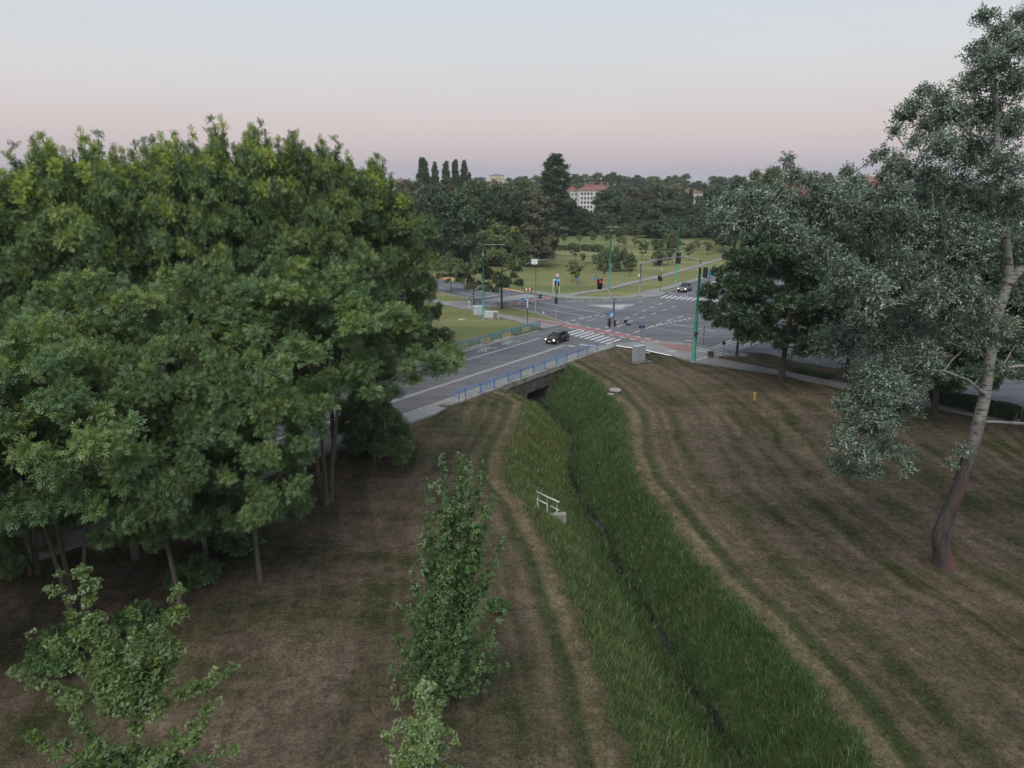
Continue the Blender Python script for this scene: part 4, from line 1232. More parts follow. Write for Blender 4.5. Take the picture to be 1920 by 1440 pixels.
# pale-leaved sapling at the bottom centre
b1 = AT(790, 1650, 12.4)
root = (b1.x, b1.y, float(terr(b1.x, b1.y)))
f1 = AT(785, 1470, 13.6)
mw = [([root, b1, f1, AT(787, 1295, 14.6)], 0.42)]
for (px, py, Yd, r) in ((735, 1300, 14.7, 0.2), (835, 1310, 14.6, 0.24), (720, 1375, 14.0, 0.22), (850, 1380, 14.0, 0.26), (765, 1345, 14.0, 0.34), (815, 1360, 13.8, 0.34), (870, 1440, 13.4, 0.22), (710, 1450, 13.2, 0.2), (790, 1400, 13.0, 0.4)):
    e = AT(px, py, Yd)
    mw.append(([f1, (f1 + e) / 2 + Vector((0, 0, 0.05)), e], r))
wand_tree('maple_sapling', 32, root, mw, 50, 0.17, 'maple', T_MAPLE, 'pale-leaved sapling top at the bottom centre in front of the dark narrow one', yel=0.1, pale=0.3)

# ------------------------------------------------------------------ the big white poplar at the right
pop_base = np.array((25.65, 37.5, float(terr(25.65, 37.5))))
def pl(px, py, r, Yd):
    p = AT(px, py, Yd)
    return (p.x - pop_base[0], p.y - pop_base[1], p.z - pop_base[2], 0.86 * r * Yd / 1333)
prng = np.random.default_rng(41)
pop_px = [(1848, 40, 26), (1875, 75, 34), (1905, 95, 36), (1915, 40, 26), (1835, 110, 30), (1862, 140, 44), (1905, 170, 48), (1825, 165, 36), (1765, 195, 30), (1735, 180, 24), (1712, 215, 30), (1690, 225, 22), (1680, 250, 14), (1790, 225, 44), (1840, 225, 50), (1895, 250, 55),
          (1745, 245, 34), (1768, 285, 44), (1820, 300, 56), (1880, 330, 60), (1720, 270, 22), (1655, 292, 18), (1640, 300, 14), (1680, 310, 26), (1705, 330, 34), (1745, 340, 40), (1790, 370, 50), (1845, 390, 56), (1905, 400, 55), (1660, 335, 22),
          (1478, 300, 15), (1490, 335, 22), (1520, 345, 26), (1590, 328, 18), (1605, 350, 24), (1462, 370, 32), (1420, 380, 34), (1375, 385, 30), (1345, 395, 22), (1360, 420, 34), (1410, 425, 40), (1450, 415, 36), (1500, 390, 36), (1550, 375, 34), (1545, 420, 40), (1600, 400, 40), (1640, 385, 36), (1680, 375, 38), (1650, 430, 44), (1700, 430, 46), (1750, 430, 50), (1810, 450, 50),
          (1500, 450, 36), (1545, 475, 36), (1585, 460, 44), (1590, 515, 42), (1640, 490, 46), (1690, 490, 46), (1735, 490, 48), (1780, 510, 46), (1640, 545, 44), (1690, 550, 48), (1740, 560, 46), (1790, 570, 36), (1620, 590, 36), (1665, 610, 42), (1710, 615, 44), (1755, 620, 34), (1650, 650, 34), (1690, 665, 38), (1730, 680, 30),
          (1640, 705, 30), (1680, 725, 36), (1715, 735, 26), (1605, 735, 28), (1640, 755, 32), (1580, 760, 22), (1600, 790, 32), (1640, 800, 34), (1675, 790, 28), (1585, 830, 30), (1620, 845, 32), (1660, 840, 28), (1692, 850, 20), (1572, 870, 22), (1600, 880, 24), (1640, 885, 18), (1700, 880, 14),
          (1895, 480, 44), (1905, 560, 40), (1880, 610, 26), (1910, 640, 36), (1915, 700, 26), (1885, 690, 18), (1835, 695, 16), (1832, 655, 20), (1670, 690, 40), (1705, 700, 36), (1660, 735, 38), (1625, 700, 30), (1690, 760, 36), (1735, 660, 34), (1650, 780, 34), (1760, 690, 24), (1806, 842, 15), (1782, 870, 10), (1800, 540, 40), (1830, 500, 34), (1838, 570, 32), (1780, 600, 38), (1822, 632, 28), (1858, 640, 22), (1760, 520, 40), (1805, 470, 40), (1845, 450, 30)]
plobes = []
for (px, py, r) in pop_px:
    dY = prng.uniform(-3.2, 3.2) if px > 1560 else prng.uniform(-2.0, 3.0)
    if py > 700: dY = prng.uniform(-3.5, -0.5)
    if 440 < py < 645 and 1755 < px < 1870: dY = prng.uniform(-3.0, -1.2)
    if r < 17 and px > 1780: dY = -0.5
    plobes.append(pl(px, py, r * (0.92 if py < 360 else 1.0), 37.5 + dY))
for _ in range(34):                                # the part of the crown beyond the frame
    a, h = prng.uniform(-1.9, 1.3), prng.uniform(9, 29)
    f = prng.uniform(2.0, 7.5) * (1.0 if h < 22 else (31 - h) / 9)
    plobes.append((5.5 + math.cos(a) * f, math.sin(a) * f, h, prng.uniform(1.0, 1.7)))
for _ in range(10):                                # depth behind the visible face
    plobes.append((prng.uniform(-8, 2), prng.uniform(2.5, 6), prng.uniform(12, 21), prng.uniform(1.1, 1.6)))
plobes = np.array(plobes)
def pt(px, py, Yd=37.5):
    p = AT(px, py, Yd)
    return (p.x - pop_base[0], p.y - pop_base[1], p.z - pop_base[2])
t1 = [(0, 0, -0.3), pt(1762, 1000), pt(1796, 920), pt(1825, 830), pt(1845, 750), pt(1855, 680), pt(1868, 600), pt(1893, 520), pt(1884, 430), pt(1870, 330), pt(1868, 220), pt(1856, 80)]
t2 = [pt(1890, 530), pt(1935, 480, 37.2), pt(1960, 380, 37), pt(1950, 200, 37)]
t3 = [pt(1884, 440), pt(1820, 440, 36.6), pt(1770, 470, 36.2), pt(1700, 520, 35.6)]
t4 = [pt(1872, 590, 38), pt(1780, 470, 39), pt(1690, 400, 39.6), pt(1590, 385, 40), pt(1480, 410, 40), pt(1390, 405, 40)]
t5 = [pt(1848, 740, 37.2), pt(1815, 712, 36.6), pt(1770, 695, 36), pt(1725, 694, 35.5), pt(1688, 715, 35.1), pt(1662, 750, 34.9), pt(1640, 795, 34.8), pt(1612, 850, 34.6)]
trunks = [(t1, 0.46), (t2, 0.19), (t3, 0.1), (t4, 0.2), (t5, 0.075)]
# keep the trunk itself clear of leaves
tv = np.array(pt(1835, 800)), np.array(pt(1890, 440))
V, Fq = skeleton(plobes, trunks, prng, r_tip=0.03, twigs=4, flare=1.6)
pop = empty('white_poplar_tree', pop_base, 0, 'huge silver-leaved poplar with pale bark and leaning trunk at the right edge', 'tree')
link('trunk', np_mesh('poplar_wood', V, Fq, M['poplarbark'], smooth=True), None, pop)
V, Fq, T = leaves(plobes, 480, T_POP, 0.34, prng, (0, 0, 14), shell=0.4, flat=0.9, yel=0.05, pale=0.25, droop=0.1, down=0.7)
link('crown', np_mesh('poplar_leaves', V, Fq, M['poplar'], T), None, pop)

# ------------------------------------------------------------------ dark lindens and maples along the right-hand road
LIN = [Proto('linden_a', 51, 18.5, 7.4, 3.2, 0.36, 44, 2.1, T_BROAD, 0.46, 105, 'linden', 'darkbark', 'dome', yel=0.05, bough=5, shell=0.4, twigs=2),
       Proto('linden_b', 52, 16.0, 5.8, 3.4, 0.24, 36, 1.9, T_BROAD, 0.46, 105, 'linden', 'darkbark', 'round', yel=0.08, bough=5, shell=0.4, twigs=2)]
LA, LB = LIN
def g(px, py): return G(px, py)
LA.put('linden_tree', *g(1464, 713), 'dark broad linden with a stout trunk beside the junction pavement', 0.2)
LB.put('linden_tree', *g(1381, 668), 'linden behind the broad one with its trunk at the crosswalk', 1.4, 0.74, 0.85)
LB.put('linden_tree', *g(1588, 716), 'two-stemmed dark linden between the broad one and the poplar', 2.4, 1.0, 1.05, tilt=(0, 0.06))
LA.put('linden_tree', *g(1752, 772), 'dark linden with a leaning trunk by the clipped hedge', 3.6, 0.82, 0.86, tilt=(0, 0.09))
LB.put('linden_tree', *g(1918, 800), 'dark linden at the right frame edge behind the poplar', 4.4, 0.95)
LA.put('linden_tree', 47, 104, 'dark tree beyond the side road behind the lindens', 5.0, 0.95, 0.95)
LA.put('linden_tree', 62, 92, 'dark tree across the road filling the space left of the poplar trunk', 0.9, 1.05, 1.0)
LB.put('linden_tree', 72, 82, 'dark tree across the road right of the poplar trunk', 1.9, 1.1, 1.05)
LB.put('linden_tree', 66, 120, 'dark tree far across the side road behind the poplar', 2.9, 1.1, 1.15)
LA.put('linden_tree', 50, 128, 'dark tree behind the black traffic light at the right corner', 4.9, 0.8, 0.8)
YL = Proto('young_linden', 53, 8.0, 2.8, 2.0, 0.11, 16, 1.1, T_BROAD, 0.34, 70, 'young', 'darkbark', 'round', yel=0.05, yel_top=0.3, bough=5)
BT = Proto('maple_mid', 54, 14.5, 4.6, 3.0, 0.2, 26, 1.6, T_BROAD, 0.4, 85, 'young', 'darkbark', 'vase', yel=0.05, yel_top=0.5, bough=5)
YL.put('linden_tree', *g(846, 547), 'small young linden on the verge at the end of the left road arm', 0.0, 0.95)
YL.put('linden_tree', *g(889, 572), 'young linden beside the left traffic light', 2.0, 1.0, 1.08)
BT.put('maple_tree', *g(941, 579), 'tall loose maple with yellow-green top by the white cabinets', 1.0)
LB.put('linden_tree', -22, 112, 'dark tree behind the tall roadside row by the left pavement', 0.4, 0.8, 0.85)

# ------------------------------------------------------------------ distant trees
FR = [Proto('far_round_a', 61, 20, 7.0, 2.0, 0.4, 52, 2.0, T_FAR, 0.95, 210, 'fardark', 'darkbark', 'dome', twigs=0),
      Proto('far_round_b', 62, 20, 6.2, 2.2, 0.4, 46, 2.0, T_FAR, 0.95, 210, 'far', 'darkbark', 'round', twigs=0, yel_top=0.5),
      Proto('far_brown', 63, 20, 6.0, 2.2, 0.4, 46, 1.9, T_FAR, 0.9, 210, 'brown', 'darkbark', 'round', twigs=0)]
PO = Proto('lombardy', 64, 30, 2.4, 2.0, 0.4, 110, 1.15, T_FAR, 0.9, 110, 'fardark', 'darkbark', 'column', twigs=0, down=0.9)
CO = Proto('spruce', 65, 18, 3.2, 1.0, 0.25, 50, 1.1, T_FAR, 0.8, 190, 'fardark', 'darkbark', 'cone', twigs=0)
WE = Proto('weeping_birch', 66, 21, 5.2, 1.5, 0.3, 60, 1.4, T_FAR, 0.75, 230, 'brown', 'darkbark', 'weep', twigs=0, droop=1.2)
def far_put(proto, name, px, top, Yd, label, wpx=None, rz=0.0, group=None, cat='tree'):
    """tree Yd metres off whose top and width are the ones surveyed in the photo"""
    t = AT(px, top, Yd)
    k = t.z / proto.H
    sx = k
    return proto.put(name, t.x, Yd, label, rz, (wpx * Yd * 1.04 / 1333 / proto_w[id(proto)]) if wpx else sx, k, cat, group, z=-0.05)
proto_w = {id(FR[0]): 15.5, id(FR[1]): 13.5, id(FR[2]): 13.0, id(PO): 5.6, id(CO): 7.0, id(WE): 11.5}
mass = [(0, 730, 360, 176, 70, 'dark tree just right of the tall left row'), (2, 775, 338, 196, 75, 'brown-tinged tree at the left of the dark far grove'), (0, 815, 352, 182, 78, 'dark tree below the first slim poplar in the far grove'),
        (2, 838, 345, 205, 60, 'second brown-tinged treetop in the far grove'), (0, 862, 356, 184, 70, 'dark purple-green tree in the centre of the far grove'), (1, 905, 342, 200, 70, 'green treetop in the centre of the far grove'),
        (0, 930, 350, 188, 72, 'dark tree behind the tall loose maple'), (1, 962, 342, 206, 70, 'yellow-tinged tree left of the weeping tree in the far grove'), (0, 985, 356, 196, 60, 'dark narrow tree beside the weeping tree'),
        (1, 690, 350, 190, 70, 'green tree mostly hidden behind the tall left row')]
for i, (k, px, top, Yd, w, lab) in enumerate(mass):
    far_put(FR[k], 'grove_tree', px, top, Yd, lab, w, i * 1.3, 'trees of the far grove')
far_put(WE, 'weeping_tree', 1008, 352, 186, 'tan weeping tree at the right edge of the far grove', 66, 0.5)
for i, (px, top, w, lab) in enumerate([(793, 296, 22, 'leftmost and widest of the five slim poplars on the skyline'), (815, 304, 13, 'second slim poplar from the left on the skyline, the thinnest'), (836, 303, 16, 'middle one of the five slim poplars on the skyline'), (853, 300, 15, 'fourth slim poplar from the left on the skyline'), (870, 301, 14, 'rightmost of the five slim poplars on the skyline'), (880, 323, 9, 'short slim poplar beside the rightmost tall one')]):
    far_put(PO, 'poplar_tree', px, top, 330, lab, w, i * 0.9, 'slim poplars on the skyline')
far_put(PO, 'poplar_tree', 1042, 289, 285, 'lone tall dark poplar left of the white apartment block', 46, 0.7)
row = [(0, 1066, 372, 300, 48, 'dark bushy tree below the lone poplar'), (1, 1085, 345, 420, 40, 'green tree touching the left end of the white block'), (0, 1097, 392, 292, 36, 'low dark tree in front of the white block'), (0, 1143, 352, 310, 60, 'dark tree at the right corner of the white block'),
       (2, 1172, 346, 340, 50, 'brownish tree right of the white block'), (0, 1190, 372, 300, 46, 'dark rounded tree in the middle of the field edge'), (2, 1215, 346, 345, 42, 'reddish-brown treetop behind the field edge'),
       (1, 1246, 346, 305, 62, 'largest green tree at the field edge'), (0, 1281, 358, 315, 34, 'dark tree right of the largest green one'), (1, 1322, 366, 300, 40, 'green tree above the small brick house'), (0, 1345, 350, 270, 50, 'dark tree behind the right traffic light mast'),
       (0, 1388, 334, 225, 90, 'big dark tree rising above the lindens'), (1, 1436, 318, 240, 72, 'tallest dark green tree beside the church tower'), (2, 1553, 325, 330, 40, 'brownish treetop between the tower and the long roof'), (1, 1610, 345, 250, 60, 'yellow-green treetop below the long red roof'), (1, 1680, 352, 240, 60, 'yellow-green treetop behind the poplar branch'),
       (0, 1750, 345, 230, 80, 'dark treetop behind the poplar at right'), (0, 1850, 345, 220, 80, 'dark treetop at the far right behind the poplar')]
for i, (k, px, top, Yd, w, lab) in enumerate(row):
    far_put(FR[k], 'field_edge_tree', px, top, Yd, lab, w, i * 1.7, 'trees along the far field edge')
far_put(CO, 'spruce_tree', 1297, 352, 308, 'dark pointed spruce at the field edge', 22, 0.3, 'spruces at the field edge')
far_put(CO, 'spruce_tree', 1308, 366, 304, 'shorter spruce right of the pointed one', 18, 1.3, 'spruces at the field edge')
sky = [(1078, 327, 620, 50), (1110, 326, 640, 46), (1150, 324, 600, 44), (1172, 331, 660, 30), (1196, 329, 610, 44), (1228, 332, 650, 40), (1254, 331, 640, 34), (1277, 328, 600, 36), (1310, 340, 560, 40), (1350, 332, 620, 44), (1382, 329, 640, 40),
       (900, 334, 640, 40), (925, 337, 600, 30), (965, 333, 620, 40), (985, 331, 600, 34), (1015, 332, 640, 34), (760, 337, 560, 40), (640, 337, 560, 60), (560, 337, 580, 60), (1530, 334, 620, 40), (1580, 334, 640, 40)]
for i, (px, top, Yd, w) in enumerate(sky):
    far_put(FR[i % 2], 'skyline_tree', px, top, Yd, 'small distant rounded tree in the skyline belt behind the town', w, i * 2.1, 'trees of the skyline belt')
far_put(FR[0], 'field_edge_tree', 1020, 398, 292, 'dark low tree at the foot of the lone poplar', 40, 0.5, 'trees along the far field edge')
# low dark thicket under the far row: shrubs one by one
TH = Proto('thicket_shrub', 67, 5.0, 4.0, 0.2, 0.1, 26, 1.2, T_FAR, 0.8, 170, 'fardark', 'darkbark', 'round', twigs=0, bend=0.1)
for i in range(26):
    px = 1020 + i * 15.5
    x, y = G(px, 437 + 5 * math.sin(i * 1.9) - (6 if px > 1200 else 0) * -1)
    TH.put('thicket_shrub', x, y + 6, 'dark shrub in the unbroken thicket under the far field-edge trees', i * 1.1, 1.3 + 0.3 * math.sin(i * 2.3), 1.2 + 0.35 * math.cos(i * 1.7), 'shrub', 'thicket along the far field edge')
for i in range(9):
    px = 745 + i * 33
    x, y = G(px, 500 - i * 2.5 + 4 * math.sin(i * 2))
    TH.put('thicket_shrub', x, y + 5, 'dark undergrowth shrub at the foot of the far grove', i * 1.3, 1.0, 0.8, 'shrub', 'undergrowth of the far grove')

# ------------------------------------------------------------------ street furniture
ROADA = math.atan2(DY, DX)
def top_z(px, py, Yd): return AT(px, py, Yd).z
def face_cam(p):                                   # angle whose local +x looks at the camera's foot
    return math.atan2(-p[1], -p[0])

def green_mast(base, top, label, arms, grey_from=None, r0=0.21, r1=0.12):
    x, y = G(*base)
    h = top_z(top[0], top[1], y)
    o = empty('lamp_mast', (x, y, -0.05), 0, label, 'lamp mast', 'green trolley wire masts')
    hg = h if grey_from is None else top_z(top[0], grey_from, y)
    MB().tube([(0, 0, 0), (0, 0, hg * 0.42), (0, 0, hg * 0.425), (0, 0, hg)], [r0, r0 * 0.86, r0 * 0.74, r1], 14).build('pole', M['mast_green'], o, True)
    if hg < h: MB().tube([(0, 0, hg), (0, 0, h)], [r1 * 0.75, r1 * 0.5], 10).build('pole_top', M['mast_top'], o, True)
    MB().tube([(0, 0, hg * 0.425 - 0.06), (0, 0, hg * 0.425 + 0.06)], r0 * 0.9, 14).build('collar', M['mast_green'], o, True)
    MB().tube([(0, 0, 0), (0, 0, 0.12)], r0 * 1.5, 14).build('foot', M['kerb'], o)
    for (dx, dy, dz) in arms:
        a = MB().tube([(0, 0, h - 0.05), (dx * 0.5, dy * 0.5, h + dz * 0.6), (dx, dy, h + dz)], 0.05, 6).build('arm', M['mast_top'], o)
        MB().box((dx * 0.93, dy * 0.93, h + dz - 0.05), (0.75 if abs(dx) > abs(dy) else 0.3, 0.3 if abs(dx) > abs(dy) else 0.75, 0.12)).build('lamp_head', M['mast_top'], a)
    return o
green_mast((907, 598), (905, 458), 'green lamp mast with one arm beside the white cabinets', [(3.4, 0.3, 0.0)], 480)
green_mast((1142, 543), (1144, 425), 'green lamp mast with a short crossbar standing in the field verge', [(-0.7, 0.1, 0), (1.2, -0.1, 0)], 433)
green_mast((1267, 527), (1271.5, 426), 'green lamp mast behind the traffic light gantry', [], 432)
dm = green_mast((1300, 678), (1311, 486), 'tall dark green mast at the near corner in front of the lindens', [(-2.2, 1.0, 0.3)], 500, 0.25, 0.135)
MB().tube([(0.0, -0.33, 3.55), (0.0, -0.33, 3.95)], 0.24, 14).build('ring', M['darkpole'], dm)

def signal_head(parent, loc, rz, h=1.0, w=0.34, n=3, lit=None, plate=False):
    """traffic light head; its lenses look along local +x turned by rz"""
    R3 = Matrix.Rotation(rz, 3, 'Z')
    P = lambda x, y, z: Vector(loc) + R3 @ Vector((x, y, z))
    hd = MB().box(P(0, 0, 0), (0.24, w, h), rz).build('signal_head', M['black'], parent)
    if plate:
        MB().box(P(-0.13, 0, 0), (0.015, w * 1.75, h * 1.25), rz).build('back_plate', M['black'], hd)
    for k in range(n):
        z = h / 2 - h * (k + 0.5) / n
        col_ = M['lens_off']
        if lit == k: col_ = M['lens_red']
        MB().disc(P(0.125, 0, z), w * 0.36, R3 @ Vector((1, 0, 0)), 12, 0.012).build('lens', col_, hd)
        mb = MB()
        for i in range(7):                         # visor: an open half tube over the lens
            a0, a1 = math.pi * i / 7, math.pi * (i + 1) / 7
            r = w * 0.42
            q = [P(0.12, math.cos(a0) * r, z + math.sin(a0) * r), P(0.36, math.cos(a0) * r, z + math.sin(a0) * r - 0.02), P(0.36, math.cos(a1) * r, z + math.sin(a1) * r - 0.02), P(0.12, math.cos(a1) * r, z + math.sin(a1) * r)]
            mb.add(q, [(0, 1, 2, 3)])
        mb.build('visor', M['black'], hd)
    return hd
M['lens_off'] = plain('dark_lens', (0.03, 0.03, 0.03), 0.2)
M['lens_red'] = glow('lit_red_lens', (1.0, 0.03, 0.04), 1.3)
M['head_lamp'] = glow('lit_headlamp', (1.0, 0.86, 0.66), 5.0)

def pole_at(px, py, h, r, mat, name, label, cat, group=None, foot=True):
    x, y = G(px, py)
    o = empty(name, (x, y, 0.0), 0, label, cat, group)
    MB().tube([(0, 0, -0.1), (0, 0, h)], [r, r * 0.85], 10).build('pole', mat, o, True)
    if foot: MB().tube([(0, 0, 0.0), (0, 0, 0.14)], r * 2.0, 10).build('foot', mat, o)
    return o, x, y
# near gantry with the red light
o, x, y = pole_at(1148, 650, top_z(1152, 560, G(1148, 650)[1]), 0.13, M['pole'], 'traffic_light', 'traffic light with a raised arm showing red at the near corner of the junction', 'traffic light', 'traffic lights of the junction')
hz = top_z(1152, 560, y)
tip = AT(1117, 516, y + 2.0) - Vector((x, y, 0))
MB().tube([(0, 0, hz - 0.25), tip * 0.5 + Vector((0, 0, hz * 0.5 + 0.1)), tip], [0.12, 0.09, 0.07], 8).build('arm', M['pole'], o, True)
MB().tube([(0, 0, hz - 0.5), (0, 0, hz + 0.15)], 0.17, 10).build('collar', M['pole'], o)
hp = AT(1125, 533, y + 1.5) - Vector((x, y, 0))
signal_head(o, hp, face_cam((x, y)) + 0.25, 1.15, 0.42, 3, 0, True)
signal_head(o, AT(1143, 605, y) - Vector((x, y, 0)), math.pi + 0.15, 1.2, 0.36, 3)
signal_head(o, AT(1152, 606, y + 0.2) - Vector((x, y, 0)), 0.9, 0.8, 0.32, 2)
sg = AT(1147, 589, y - 0.25) - Vector((x, y, 0))
fa = face_cam((x, y))
Rf = Matrix.Rotation(fa, 3, 'Z')
def signface(parent, c, w, h, mat, ang, name='sign_plate', t=0.03):
    return MB().box(c, (t, w, h), ang).build(name, mat, parent)
def flat(parent, c, ang, pts, mat, name, off=0.02):
    """flat symbol on a sign: points are (right, up) metres seen from the front"""
    R3 = Matrix.Rotation(ang, 3, 'Z')
    vs = [Vector(c) + R3 @ Vector((off, -a, b)) for a, b in pts]
    n_ = len(vs)
    return MB().add(vs, [tuple(range(n_))]).build(name, mat, parent)
def flat2(parent, c, ang, pts, mat, name, off=0.02):
    R3 = Matrix.Rotation(ang, 3, 'Z')
    return MB().add([Vector(c) + R3 @ Vector((off, a, b)) for a, b in pts], [tuple(range(len(pts)))]).build(name, mat, parent)
s6 = signface(o, sg, 0.62, 0.74, M['signblue'], fa)
flat2(s6, sg, fa, [(-0.24, -0.27), (0.24, -0.27), (0.0, 0.27)], M['white'], 'white_triangle')
flat2(s6, sg, fa, [(-0.03, -0.2), (0.0, -0.06), (0.05, -0.2), (0.08, -0.2), (0.03, -0.02), (0.05, 0.06), (-0.02, 0.08), (-0.05, -0.02)], M['black'], 'walking_figure', 0.024)
# far gantry, seen from behind
o, x, y = pole_at(1199, 555, top_z(1202, 494, G(1199, 555)[1]), 0.15, M['pole'], 'traffic_light', 'traffic light gantry with a long arm seen from behind beyond the junction', 'traffic light', 'traffic lights of the junction')
hz = top_z(1202, 494, y)
tip = AT(1275, 482, y) - Vector((x, y, 0))
m1 = AT(1240, 486, y) - Vector((x, y, 0))
MB().tube([(-0.5, 0, hz - 0.25), (0, 0, hz - 0.1), m1, tip], [0.12, 0.12, 0.1, 0.08], 8).build('arm', M['pole'], o, True)
for (px, py, hh, ww) in ((1237, 490, 1.25, 0.5), (1272.5, 484, 1.7, 0.6)):
    signal_head(o, AT(px, py, y + 0.25) - Vector((x, y, 0)), 0.95, hh, ww, 3, None, True)
for (px, py, w_, h_) in ((1227, 488, 0.9, 0.9), (1264, 481, 0.95, 0.55)):
    signface(o, AT(px, py, y + 0.1) - Vector((x, y, 0)), w_, h_, M['mast_top'], 0.95)
MB().box(AT(1198, 516, y - 0.2) - Vector((x, y, 0)), (0.25, 0.3, 0.5), 0.3).build('control_box', M['white'], o)
# post signals
o, x, y = pole_at(1238, 547, top_z(1238, 513, G(1238, 547)[1]), 0.06, M['darkpole'], 'traffic_light', 'short traffic light post at the far crosswalk left of the silver car', 'traffic light', 'traffic lights of the junction')
signal_head(o, AT(1236, 521, y - 0.2) - Vector((x, y, 0)), face_cam((x, y)) + 0.5, 1.1, 0.4, 3)
signal_head(o, AT(1239.5, 524, y) - Vector((x, y, 0)), face_cam((x, y)) + 2.2, 0.75, 0.32, 2)
MB().box((0, -0.1, 1.4), (0.14, 0.14, 0.3)).build('push_button', M['yellow'], o)
o, x, y = pole_at(880, 563, top_z(879, 514, G(880, 563)[1]), 0.07, M['pole'], 'traffic_light', 'traffic light post at the left road arm beside the young linden', 'traffic light', 'traffic lights of the junction')
signal_head(o, AT(877, 531, y) - Vector((x, y, 0)), 2.4, 1.4, 0.4, 3, None, True)
signal_head(o, AT(881.5, 535.5, y - 0.2) - Vector((x, y, 0)), 0.2, 0.7, 0.34, 2)
o, x, y = pole_at(1042, 598, top_z(1046, 516, G(1042, 598)[1]), 0.07, M['pole'], 'traffic_light', 'traffic light post with a round road sign on the verge tip', 'traffic light', 'traffic lights of the junction')
fa = face_cam((x, y))
RV = lambda px, py, dy=0.0: AT(px, py, y + dy) - Vector((x, y, 0))
c = RV(1045, 516, -0.15)
Rm = Matrix.Rotation(fa, 3, 'Z')
sd = MB().disc(c, 0.34, Rm @ Vector((1, 0, 0)), 18, 0.03).build('round_sign', M['red'], o)
MB().disc(c + Rm @ Vector((0.02, 0, 0)), 0.26, Rm @ Vector((1, 0, 0)), 18, 0.02).build('sign_face', M['white'], sd)
flat2(sd, c, fa, [(-0.05, -0.15), (0.05, -0.15), (0.05, 0.0), (0.16, 0.0), (0.05, 0.14), (-0.1, 0.02), (-0.05, 0.02)], M['black'], 'turn_arrow', 0.036)
c = RV(1045.5, 526, -0.15)
sd = MB().disc(c, 0.3, Rm @ Vector((1, 0, 0)), 18, 0.03).build('round_sign', M['signblue'], o)
flat2(sd, c, fa, [(-0.04, -0.18), (0.04, -0.18), (0.04, 0.05), (0.12, 0.02), (0.0, 0.2), (-0.12, 0.02), (-0.04, 0.05)], M['white'], 'arrow', 0.02)
signal_head(o, RV(1042, 531), 2.7, 0.8, 0.3, 3)
signal_head(o, RV(1047, 532), 0.3, 0.7, 0.3, 2)
signface(o, RV(1044.5, 547, -0.1), 0.4, 1.0, M['mast_top'], fa + 1.0)
signal_head(o, RV(1043, 563.5, -0.15), fa - 0.3, 0.95, 0.36, 2)
o, x, y = pole_at(1326, 572, top_z(1327, 503, G(1326, 572)[1]), 0.09, M['darkpole'], 'traffic_light', 'traffic light with a blue sign half hidden by linden leaves at the right corner', 'traffic light', 'traffic lights of the junction')
fa = face_cam((x, y))
signal_head(o, AT(1323, 511, y - 0.2) - Vector((x, y, 0)), fa + 2.9, 1.5, 0.5, 3, None, True)
signface(o, AT(1331, 513, y - 0.3) - Vector((x, y, 0)), 0.55, 0.75, M['signblue'], fa)

# name and direction sign posts
def sign_post(base, top, label, plates, r=0.04, mat=None, cat='sign post'):
    o, x, y = pole_at(base[0], base[1], top_z(top[0], top[1], G(*base)[1]), r, mat or M['pole'], 'sign_post', label, cat, foot=False)
    fa = face_cam((x, y))
    for (px, py, w_, h_, m_, da, dy) in plates:
        signface(o, AT(px, py, y + dy) - Vector((x, y, 0)), w_, h_, m_, fa + da)
    return o
o = sign_post((1171, 655), (1172.5, 598), 'street name post with yellow and dark blue plates on the near corner', [(1171, 603, 0.55, 0.5, M['yellow'], 0.5, -0.1), (1173, 602.5, 0.5, 0.4, M['signdark'], 0.45, -0.2), (1178, 609, 0.75, 0.24, M['signdark'], 0.2, -0.1), (1172, 609, 0.2, 0.35, M['yellow'], 0.2, -0.18)])
sign_post((1201.5, 646), (1203, 608), 'post with two small dark square signs seen from behind', [(1200, 612.5, 0.34, 0.42, M['signdark'], 0.1, 0.08), (1206.5, 612.5, 0.34, 0.42, M['signdark'], -0.2, 0.08)])
o = sign_post((989, 608), (990, 563), 'thick dark signpost with white top by the far railing end', [(986.5, 565.5, 0.7, 0.16, M['signdark'], 0.2, 0.1), (995, 568, 0.5, 0.14, M['signdark'], 0.9, 0.1)], 0.085, M['darkpole'])
MB().tube([(0, 0, 2.6), (0, 0, 3.95)], 0.09, 10).build('pole_sleeve', M['white'], o)
o = sign_post((980, 612), (979.5, 558), 'thin signpost with a blue round sign and a triangular sign back', [], 0.03)
x, y = G(980, 612); fa = face_cam((x, y)); Rm = Matrix.Rotation(fa, 3, 'Z')
MB().disc(AT(980, 561.5, y - 0.1) - Vector((x, y, 0)), 0.28, Rm @ Vector((1, 0, 0)), 16, 0.03).build('round_sign', M['signblue'], o)
c = AT(979.5, 588, y - 0.1) - Vector((x, y, 0))
flat2(o, c, fa, [(-0.36, -0.32), (0.36, -0.32), (0.0, 0.34)], M['mast_top'], 'triangular_sign', 0.02)
sign_post((1015, 566), (1013, 551), 'low sign with yellow and dark blue plates at the left crosswalk', [(1009, 554, 0.2, 0.4, M['yellow'], 0.2, 0), (1013, 553.5, 0.6, 0.32, M['signdark'], 0.2, -0.1), (1013, 558, 0.6, 0.35, M['signdark'], 0.1, -0.1)])
sign_post((1117, 545), (1117, 520), 'street name post with a blue plate in the field verge', [(1114.5, 522.5, 0.75, 0.34, M['signblue'], 0.2, -0.1), (1111, 522.5, 0.22, 0.34, M['yellow'], 0.2, -0.12)])
o = sign_post((1080.5, 551), (1081.5, 521), 'signpost with one small blue sign in front of the staked saplings', [(1081.5, 524, 0.38, 0.45, M['signblue'], 0.1, -0.1)], 0.03)
o = sign_post((1019, 606), (1019, 579), 'short post with a white round marker on the verge', [], 0.03)
x, y = G(1019, 606)
